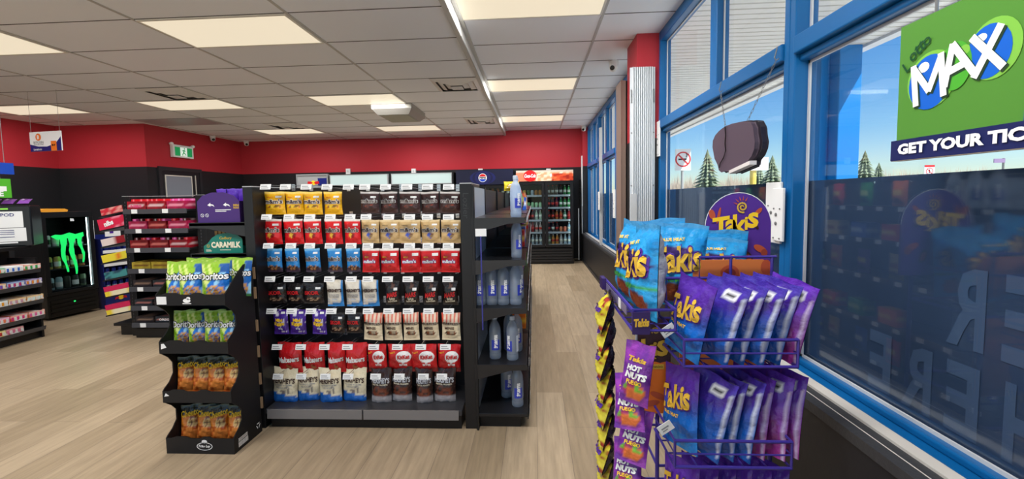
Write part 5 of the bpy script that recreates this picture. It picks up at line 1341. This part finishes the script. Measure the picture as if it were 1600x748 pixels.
# local 2D frame: s = distance from far edge (to the right in the picture), z height
T2.disc(.128,.205,.078,.078,flat(-.0015),4,28); T2.disc(.298,.235,.066,.072,flat(-.0015),4,28)
T2.disc(.124,.200,.068,.074,flat(-.002),1,28); T2.disc(.200,.222,.046,.062,flat(-.0023),2,28); T2.disc(.286,.232,.056,.064,flat(-.002),1,28)
T2.disc(.105,.245,.018,.014,flat(-.0026),0,14); T2.disc(.225,.255,.015,.013,flat(-.0027),4,14); T2.disc(.268,.27,.014,.010,flat(-.0026),0,14)
def strokes(segs, cx, cz_, w_, h_, ro, y, mi, t_):
    for n_, (xa, za, xb, zb) in enumerate(segs):
        A = Vector(((xa-.5)*w_, (za-.5)*h_)); B = Vector(((xb-.5)*w_, (zb-.5)*h_)); d = (B-A).normalized(); nn = Vector((-d.y, d.x))*t_
        ps = [A-nn-d*t_*.3, B-nn+d*t_*.3, B+nn+d*t_*.3, A+nn-d*t_*.3]
        T2.add([(cx+p.x*math.cos(ro)-p.y*math.sin(ro), y-.0001*n_, cz_+p.x*math.sin(ro)+p.y*math.cos(ro)) for p in ps], [(0,1,2,3)], mi)
for segs, cx, cz_, w_, h_, ro in (([(.08,.0,.08,1),(.08,.95,.5,.25),(.5,.25,.92,.95),(.92,1,.92,0)],.122,.205,.105,.112,.12), ([(.0,0,.5,1),(.5,1,1,0),(.22,.33,.78,.33)],.203,.232,.080,.096,.22), ([(.04,0,.96,1),(.04,1,.96,0)],.285,.232,.075,.098,.10)):
    strokes(segs, cx+.004, cz_-.005, w_, h_, ro, -.0030, 5, .0105); strokes(segs, cx, cz_, w_, h_, ro, -.0040, 0, .0095)
for ch, cx, cz_, ro, hh in (('L',.047,.264,.62,.034),('o',.068,.286,.62,.024),('t',.083,.300,.5,.032),('t',.096,.309,.4,.032),('o',.113,.314,.25,.024)):
    put_text(T2, ch, cx, cz_, h=hh, yf=flat(-.0029), mi=3, rot=ro, off=.012)
T2.v = [(.93*x-.015, y_, z) for x, y_, z in T2.v]
put_text(T2, 'GET YOUR TICKETS', .236, .024, w=.44, h=.032, yf=flat(-.0085), mi=0, off=.05)
G1.v = [(y_, -x, z) for x, y_, z in T2.v]; G1.f = T2.f; G1.m = T2.m
G1.build('lettering', mats_l, lt)
hk = MB(); y_ = at(1464, 18, X=1.11).y-1.35; hk.tube([(.009,y_,.38),(.009,y_,.46),(.02,y_,.50),(.075,y_,.54)], .004, 6); hk.tube([(.009,-.45,.38),(.009,-.45,.54)], .004, 6); hk.build('hanger', GREYM, lt)
# ================================================================== SNACK RACK BY THE WINDOW
rk = thing('snack_rack', 'purple wire snack rack with round topped sign in front of the window', 'display rack', (.68, 1.65, 0))
def kp(mb, name, m_, bevel=0, par=None): return mb.build(name, m_, par or rk, bevel=bevel, loc=(-.68,-1.65,0) if par is None else None)
g = MB(); r_ = .0055
for x in (.47, .90):
    for y in (1.62, 1.92): g.tube([(x,y,.02),(x,y,1.10)], .008, 8)
for z in (.08, .34, .60, .93, 1.085):
    for a, b_ in (((.47,1.62),(.90,1.62)),((.47,1.92),(.90,1.92)),((.47,1.62),(.47,1.92)),((.90,1.62),(.90,1.92))): g.tube([(*a,z),(*b_,z)], r_, 6)
kp(g, 'frame', WIRE)
g = MB(); g.tube([(.50,1.615,.97),(.50,1.615,1.085),(.845,1.615,1.085),(.845,1.615,.97)], .0055, 6); g.tube([(.62,1.61,1.05),(.62,1.61,1.165),(.90,1.61,1.165)], .0055, 6); g.tube([(.735,1.61,1.05),(.735,1.61,1.165)], .0055, 6); g.tube([(.885,1.61,1.0),(.885,1.61,1.165)], .0055, 6)
kp(g, 'guard_rail', WIRE)
def basket(x0, x1, y0, y1, z0, z1, name, nx_=5, ny=3):
    b_ = MB()
    for z in (z0, (z0+z1)/2, z1) if z1-z0 > .08 else (z0, z1):
        b_.tube([(x0,y1,z),(x0,y0,z),(x1,y0,z),(x1,y1,z)], r_ if z in (z0,z1) else .003, 6)
    for x in (x0, x1):
        for y in (y0,): b_.tube([(x,y,z0),(x,y,z1)], .0045, 6)
    for i in range(nx_+1):
        x = x0+(x1-x0)*i/nx_; b_.tube([(x,y1,z0),(x,y0,z0)], .003, 5)
    for i in range(ny+1):
        y = y0+(y1-y0)*i/ny; b_.tube([(x0,y,z0),(x1,y,z0)], .003, 5)
    return kp(b_, name, WIRE)
basket(.322, .46, 1.39, 1.93, .955, 1.024, 'basket', 3, 7)
b_ = MB()
for i in range(7): x = .47+.43*i/6; b_.tube([(x,1.62,.955),(x,1.92,.955)], .003, 5)
kp(b_, 'basket', WIRE)
basket(.487, .850, 1.385, 1.60, .835, .925, 'basket')
basket(.455, .830, 1.37, 1.60, .500, .590, 'basket')
basket(.455, .830, 1.37, 1.60, .165, .255, 'basket')
PL = mat('plate_purple', (52,34,92), .4)
t_ = MB(); t_.bb(.300,.318,1.88,1.95,.985,1.035); t_.bb(.318,.375,1.378,1.384,.945,1.02)
lp_ = [kp(c_, 'label_plate', PL) for c_ in comps(t_)][1]
g = MB(); put_text(g, 'Takis', .347, .985, w=.05, h=.028, yf=flat(1.377), off=.06, shear=.2, rot=.05); g.build('lettering', INK['gold'], lp_)
t_ = MB(); t_.bb(.317,.320,1.47,1.88,.985,1.015); kp(t_, 'price_rail', mat('rail_clear_purple', (120,112,150), .3))
t_ = MB(); t_.bb(.3155,.3168,1.56,1.60,.982,1.018); kp(t_, 'price_tag', CARD)
# top sign
hs = MB(); cx, zt = .878, 1.045
pts = [(.735,zt),(1.010,zt),(1.010,1.26)]
for i in range(1, 16):
    a = math.pi*i/16; pts.append((.8725+.1375*math.cos(a), 1.26+.145*math.sin(a)))
pts += [(.735,1.26)]
hd_ = kp(hs.prism(pts, 1.85, 1.856, 'Y'), 'header_sign', mat('takis_purple', (84,46,140), .45))
bd = MB(); n_ = len(pts)
for i in range(2, n_-1):
    a, b2 = pts[i], pts[i+1]; dx, dz = b2[0]-a[0], b2[1]-a[1]; L_ = math.hypot(dx,dz); nx2, nz2 = dz/L_*.003, -dx/L_*.003
    bd.add([(a[0],1.8485,a[1]),(b2[0],1.8485,b2[1]),(b2[0]-nx2*-1,1.8485,b2[1]-nz2*-1),(a[0]-nx2*-1,1.8485,a[1]-nz2*-1)], [(0,1,2,3)])
bd.build('edge', INK['white'], hd_)
g = MB()
def LT(*a, **k):
    put_text(g, *a, **k)
for ch, x, z, h_ in (('T',.805,1.262,.085),('a',.842,1.262,.062),('k',.876,1.272,.088),('i',.905,1.275,.055),('s',.932,1.288,.066)):
    LT(ch, x, z, h=h_, yf=flat(1.8475), mi=0, off=.03, shear=.15, rot=.15, out=.03, omi=1)
def spiral(cx, cz_, r0, turns, w_, y, mi, dx=0):
    pts2 = []
    for i in range(26):
        t_ = i/25; a = turns*2*math.pi*t_; rr = r0*(.12+.88*t_); pts2.append((cx+rr*math.cos(a), cz_+rr*math.sin(a)))
    for a, b2 in zip(pts2[:-1], pts2[1:]):
        dxx, dz = b2[0]-a[0], b2[1]-a[1]; L_ = math.hypot(dxx,dz)+1e-9; nx2, nz2 = -dz/L_*w_, dxx/L_*w_
        g.add([(a[0]-nx2+dx,y,a[1]-nz2),(b2[0]-nx2+dx,y,b2[1]-nz2),(b2[0]+nx2+dx,y,b2[1]+nz2),(a[0]+nx2+dx,y,a[1]+nz2)], [(0,1,2,3)], mi)
spiral(.888, 1.345, .024, 1.8, .0035, 1.846, 2)
for i in range(5):
    a = R(60+25*i); g.add([(.888+.024*math.cos(a-.12),1.8462,1.35+.024*math.sin(a-.12)),(.888+.024*math.cos(a+.12),1.8462,1.35+.024*math.sin(a+.12)),(.888+.044*math.cos(a),1.8462,1.35+.044*math.sin(a))], [(0,1,2)], 3)
for cx_, cz_, w_, h_, ro, mi_ in ((.762,1.315,.013,.022,.3,3),(.79,1.31,.006,.036,-.2,3),(.955,1.325,.02,.009,.8,3),(.945,1.265,.007,.02,.6,4),(.965,1.165,.030,.014,-.5,3),(.982,1.148,.014,.016,0,5),(.918,1.125,.016,.03,.35,4),(.918,1.125,.009,.02,.35,5),(.775,1.20,.02,.01,.5,3)):
    g.disc(cx_, cz_, w_, h_, flat(1.8472-(.0006 if mi_ == 5 else 0)), mi_, 16, rot=ro)
g.build('lettering', [INK['yellow'], INK['purple'], INK['gold'], INK['dorange'], INK['brown'], mat('ink_rust', (150,60,40), .45)], hd_)
# orange card under the guard rail
oc_ = [(.60,1.03),(.905,1.03),(.905,1.11),(.895,1.135),(.87,1.15),(.64,1.15),(.615,1.135),(.60,1.11)]
oc2 = kp(MB().prism(oc_, 1.640, 1.645, 'Y'), 'orange_card', mat('card_orange', (216,120,60), .5))
g = MB(); g.disc(.745,1.10,.035,.030,flat(1.6388),0,20); g.disc(.745,1.10,.022,.018,flat(1.6382),1,20); g.disc(.88,1.12,.02,.03,flat(1.6388),0,16); g.build('picture', [INK['dorange'], mat('ink_rust', (150,60,40), .45)], oc2)
# printed card on the rack side
sp2 = kp(MB().bb(.385, .515, 1.606, 1.611, .56, .93), 'side_card', mat('card_brown', (70,40,50), .45))
g = MB(); g.bb(.385,.515,1.6048,1.6052,.56,.745,0); n_ = 6
for i in range(3): g.disc(.40+.05*i,.745,.035,.02,flat(1.6047),0,14)
for ch, x, z, h_ in (('k',.428,.815,.082),('i',.455,.815,.055),('s',.482,.818,.062)): put_text(g, ch, x, z, h=h_, yf=flat(1.603), mi=1, off=.03, shear=.1, rot=.1, out=.04, omi=2)
spiral(.457, .885, .015, 1.6, .0025, 1.6035, 1); g.bb(.42,.49,1.6042,1.6046,.735,.755,1); put_text(g, 'HOT NACHO', .455, .745, w=.06, yf=flat(1.6038), mi=3)
for cx_, cz_, ro in ((.41,.66,.5),(.47,.63,-.4),(.44,.60,.2)): g.disc(cx_, cz_, .035, .012, flat(1.604), 4, 14, rot=ro)
g.build('lettering', [INK['orange'], INK['gold'], INK['brown'], INK['black'], INK['dorange']], sp2)
sp3 = kp(MB().bb(.56,.89,1.64,1.645,.62,.92), 'orange_card', mat('card_orange', (216,120,60), .5))
g = MB(); g.disc(.83,.79,.05,.035,flat(1.6388),0,16,rot=.6); g.disc(.62,.72,.05,.03,flat(1.6388),0,16,rot=-.5); g.disc(.72,.84,.04,.03,flat(1.6388),0,16); g.build('picture', [INK['dorange']], sp3)
for (px, py, Y, w_, lab) in ((1044,516,1.40,.05,'white price tag on the corner of the upper front basket of the snack rack'), (1040,668,1.36,.05,'white price tag on the corner of the lower front basket of the snack rack')):
    p = at(px, py, Y=Y); o = MB().bb(-w_/2,w_/2,-.001,.001,-w_*.32,w_*.32,0,Matrix.Rotation(R(-35),4,'Y')).build('price_tag', CARD, None, loc=p); tag(o, lab, 'price tag')
    g = MB(); g.bb(-.015,.012,-.0016,-.001,.0,.004,0,Matrix.Rotation(R(-35),4,'Y')); g.bb(-.015,.004,-.0016,-.001,-.008,-.005,0,Matrix.Rotation(R(-35),4,'Y')); g.build('printing', INK['grey'], o)

# ---- bags of the rack
SIL = (176,178,184)
def tblue(u, v):
    if v > .94: return (70,150,200)
    if v > .84: return (30,140,200)
    if blob(u,v,.5,.57,.46,.16): return (52,30,92)
    if .30 < v < .36 and u > .3: return (60,150,70)
    if blob(u,v,.55,.17,.32,.13): return (170,84,44) if hsh(int(u*8),int(v*12)) > .4 else (110,60,50)
    return mix((22,132,200), (60,180,230), hsh(int(u*5),int(v*7))*.7)
def tbback(u, v):
    return (186,188,194) if u < .82 and .06 < v < .9 else (34,140,204)
def tpurp(u, v):
    c = mix((84,44,156), (16,104,196), (.66-v)*3.8)
    if v < .2: c = mix((22,96,190), (70,190,230), hsh(int(u*6),int(v*16))*.5)
    return c
def tpback(u, v):
    c = mix((70,40,150), (14,84,172), (.70-v)*4)
    if .90 < u < .97 and .06 < v < .86: return (196,202,220)
    if .80 < v < .91 and .50 < u < .84: return (26,24,40) if .83 < v < .855 and .56 < u < .8 else (232,232,234)
    return mix(c, (60,110,200), .25*hsh(int(u*5),int(v*7)))
def tmag(u, v):
    c = mix((96,48,170), (150,50,140), (.7-v)*2)
    if blob(u,v,.5,.3,.4,.2): return (120,40,120)
    return c
TK = lambda cz=.57, s=1: [('T','Takis',-.02,cz,.84*s,'gold',dict(off=.035,h=.31*s,rot=.16,shear=.18,out=.045,oink='purple'))]
tb = Bag(.215,.335,.095,tblue,nx=22,nz=30,seed=71,wr=1.7,back=tbback).letter(TK()+[('T','BLUE HEAT',-.1,.80,.4,'yellow',dict(off=.03,rot=.12)), ('T','NEW',-.05,.33,.3,'green',dict(off=.04))])
tp = Bag(.175,.27,.062,tpurp,nx=20,nz=26,seed=72,wr=1.9,back=tpback).letter(TK(.62,.95)+[('T','BLUE HEAT',-.08,.40,.44,'yellow',dict(off=.04))])
tm_ = Bag(.165,.27,.06,tmag,nx=20,nz=26,seed=73,wr=1.9,back=lambda u,v: (26,24,40) if (.83 < v < .855 and .56 < u < .8) else ((232,232,234) if (.80 < v < .91 and .50 < u < .84) else ((190,170,206) if .9 < u < .97 and v < .84 else tmag(u,v)))).letter(TK(.66,.9)+[('T','FUEGO',-.08,.42,.3,'yellow',dict(off=.04))])
def nuts(u, v):
    if blob(u,v,.5,.22,.38,.15): return (230,120,60) if hsh(int(u*7),int(v*14)) > .5 else ((120,190,60) if hsh(int(u*7),int(v*14),3) > .7 else (176,50,110))
    return mix((104,42,150), (150,60,170), hsh(int(u*5),int(v*8)))
nb_ = Bag(.095,.165,.035,nuts,nx=14,nz=20,seed=74,wr=1.9,back=lambda u,v: (60,34,96)).letter([('T','Takis',0,.74,.6,'gold',dict(off=.05,shear=.2,h=.08)), ('T','HOT',-.05,.60,.5,'white',dict(off=.07,h=.10,shear=.2)), ('T','NUTS',.02,.48,.72,'white',dict(off=.07,h=.11,shear=.2)), ('T','FUEGO',0,.37,.5,'yellow',dict(off=.03))])
yl = Bag(.095,.14,.04,lambda u,v: (30,24,40) if v > .92 or v < .06 else ((150,50,40) if hsh(int(u*7),int(v*9)) > .9 else mix((190,176,40),(226,214,80),hsh(int(u*5),int(v*6)))),nx=12,nz=16,seed=75,wr=2.2,back=lambda u,v: (44,34,52)).letter([('T','Takis',0,.55,.7,'purple',dict(off=.05,rot=.2))])
GT = 'blue snack bags in the top tray'
tb.put('chip_bag', 'big blue snack bag at the back left of the top rack tray', 'chip bag', (.390,1.775,.962), (R(-4),R(3),R(-78)), GT)
tb.put('chip_bag', 'big blue snack bag with silver seam at the front left corner of the rack tray', 'chip bag', (.398,1.535,.962), (R(-3),R(-3),R(-82)), GT, (1,1.15,1))
tb.put('chip_bag', 'big blue snack bag facing the camera in the middle of the rack tray', 'chip bag', (.55,1.685,.962), (R(-5),R(4),R(-16)), GT, (1,1,.98))
tb.put('chip_bag', 'big blue snack bag tilted behind the orange card of the rack', 'chip bag', (.735,1.735,.962), (R(-14),R(6),R(-4)), GT, (1.12,1,.80))
tb.put('chip_bag', 'big blue snack bag in the rear of the tray behind the middle bag', 'chip bag', (.56,1.86,.962), (R(-3),R(-5),R(-18)), GT, (1.1,1,1.0))
tb.put('chip_bag', 'big blue snack bag in the rear of the tray in front of the purple sign', 'chip bag', (.79,1.822,.962), (R(-3),R(2),R(-3)), GT, (1,.5,.86))
q = random.Random(9)
for i in range(6):
    x = .545+.058*i
    b0 = tp if i < 5 else tm_
    b0.put('chip_bag', '%s snack bag, %s in the upper front basket of the rack' % ('purple and blue' if i < 5 else 'magenta', ORD[i]), 'chip bag', (x-.01-(.025 if i == 0 else 0), 1.485-.012*(i % 2), .842), (R(-8 if i == 0 else 8)+q.uniform(-.05,.05), R(9 if i == 0 else -9)+q.uniform(-.03,.03), R(-66 if i == 0 else 116)+q.uniform(-.07,.07)), 'bags in the upper front basket', (1.0,.95,1.02))
for i in range(7):
    x = .505+.055*i
    b0 = tp if i < 4 else tm_
    b0.put('chip_bag', '%s snack bag, %s in the lower front basket of the rack' % ('purple and blue' if i < 4 else 'magenta', ORD[i]), 'chip bag', (x, 1.475-.012*(i % 2), .507), (R(-9 if i == 0 else 9)+q.uniform(-.05,.05), R(-9+2*i)+q.uniform(-.03,.03), R(-68 if i == 0 else 118)+q.uniform(-.09,.09)), 'bags in the lower front basket', (1.0,.9,1.03))
for i in range(6):
    x = .51+.06*i
    (tp if i % 3 else tm_).put('chip_bag', '%s snack bag, %s in the bottom basket of the rack' % ('purple and blue' if i % 3 else 'magenta', ORD[i]), 'chip bag', (x, 1.475, .172), (R(-9), R(-6), R(-58)+q.uniform(-.06,.06)), 'bags in the bottom basket', (.95,.85,.98))
# clip strips
st = MB().tube([(0,0,0),(0,0,-.84)], .004, 6).build('clip_strip', mat('strip_white', (196,196,200), .4), None, loc=(.335,1.397,.95)); tag(st, 'clip strip holding purple nut bags at the front corner of the rack', 'clip strip')
for i in range(6):
    z = .915-.118*i
    nb_.put('snack_bag', 'purple nut bag on the front corner strip, %s from the top' % ['first','second','third','fourth','fifth','sixth'][i], 'snack bag', (.318-.006*(i % 2)-.004*i, 1.372+.004*i, z-.175 if i else z-.200), (R(-20 if i else -5), R(6*(-1)**i), R(-30)+q.uniform(-.1,.1)), 'nut bags on the strip', (1.1,1.1,1.08) if i else (1.05,1,1.25))
st = MB().tube([(0,0,0),(0,0,-.84)], .004, 6).build('clip_strip', mat('strip_white', (196,196,200), .4), None, loc=(.300,1.72,1.0)); tag(st, 'clip strip holding yellow and black bags on the aisle side of the rack', 'clip strip')
for i in range(8):
    z = 1.0-.098*i
    yl.put('snack_bag', 'yellow and black snack bag on the aisle side strip, %s from the top' % ['first','second','third','fourth','fifth','sixth','seventh','eighth'][i], 'snack bag', (.262+.006*(i % 2), 1.71, z-.14), (R(-16), R(5*(-1)**i), R(-95)+q.uniform(-.12,.12)), 'yellow bags on the strip', (1.35,1.5,1.12))
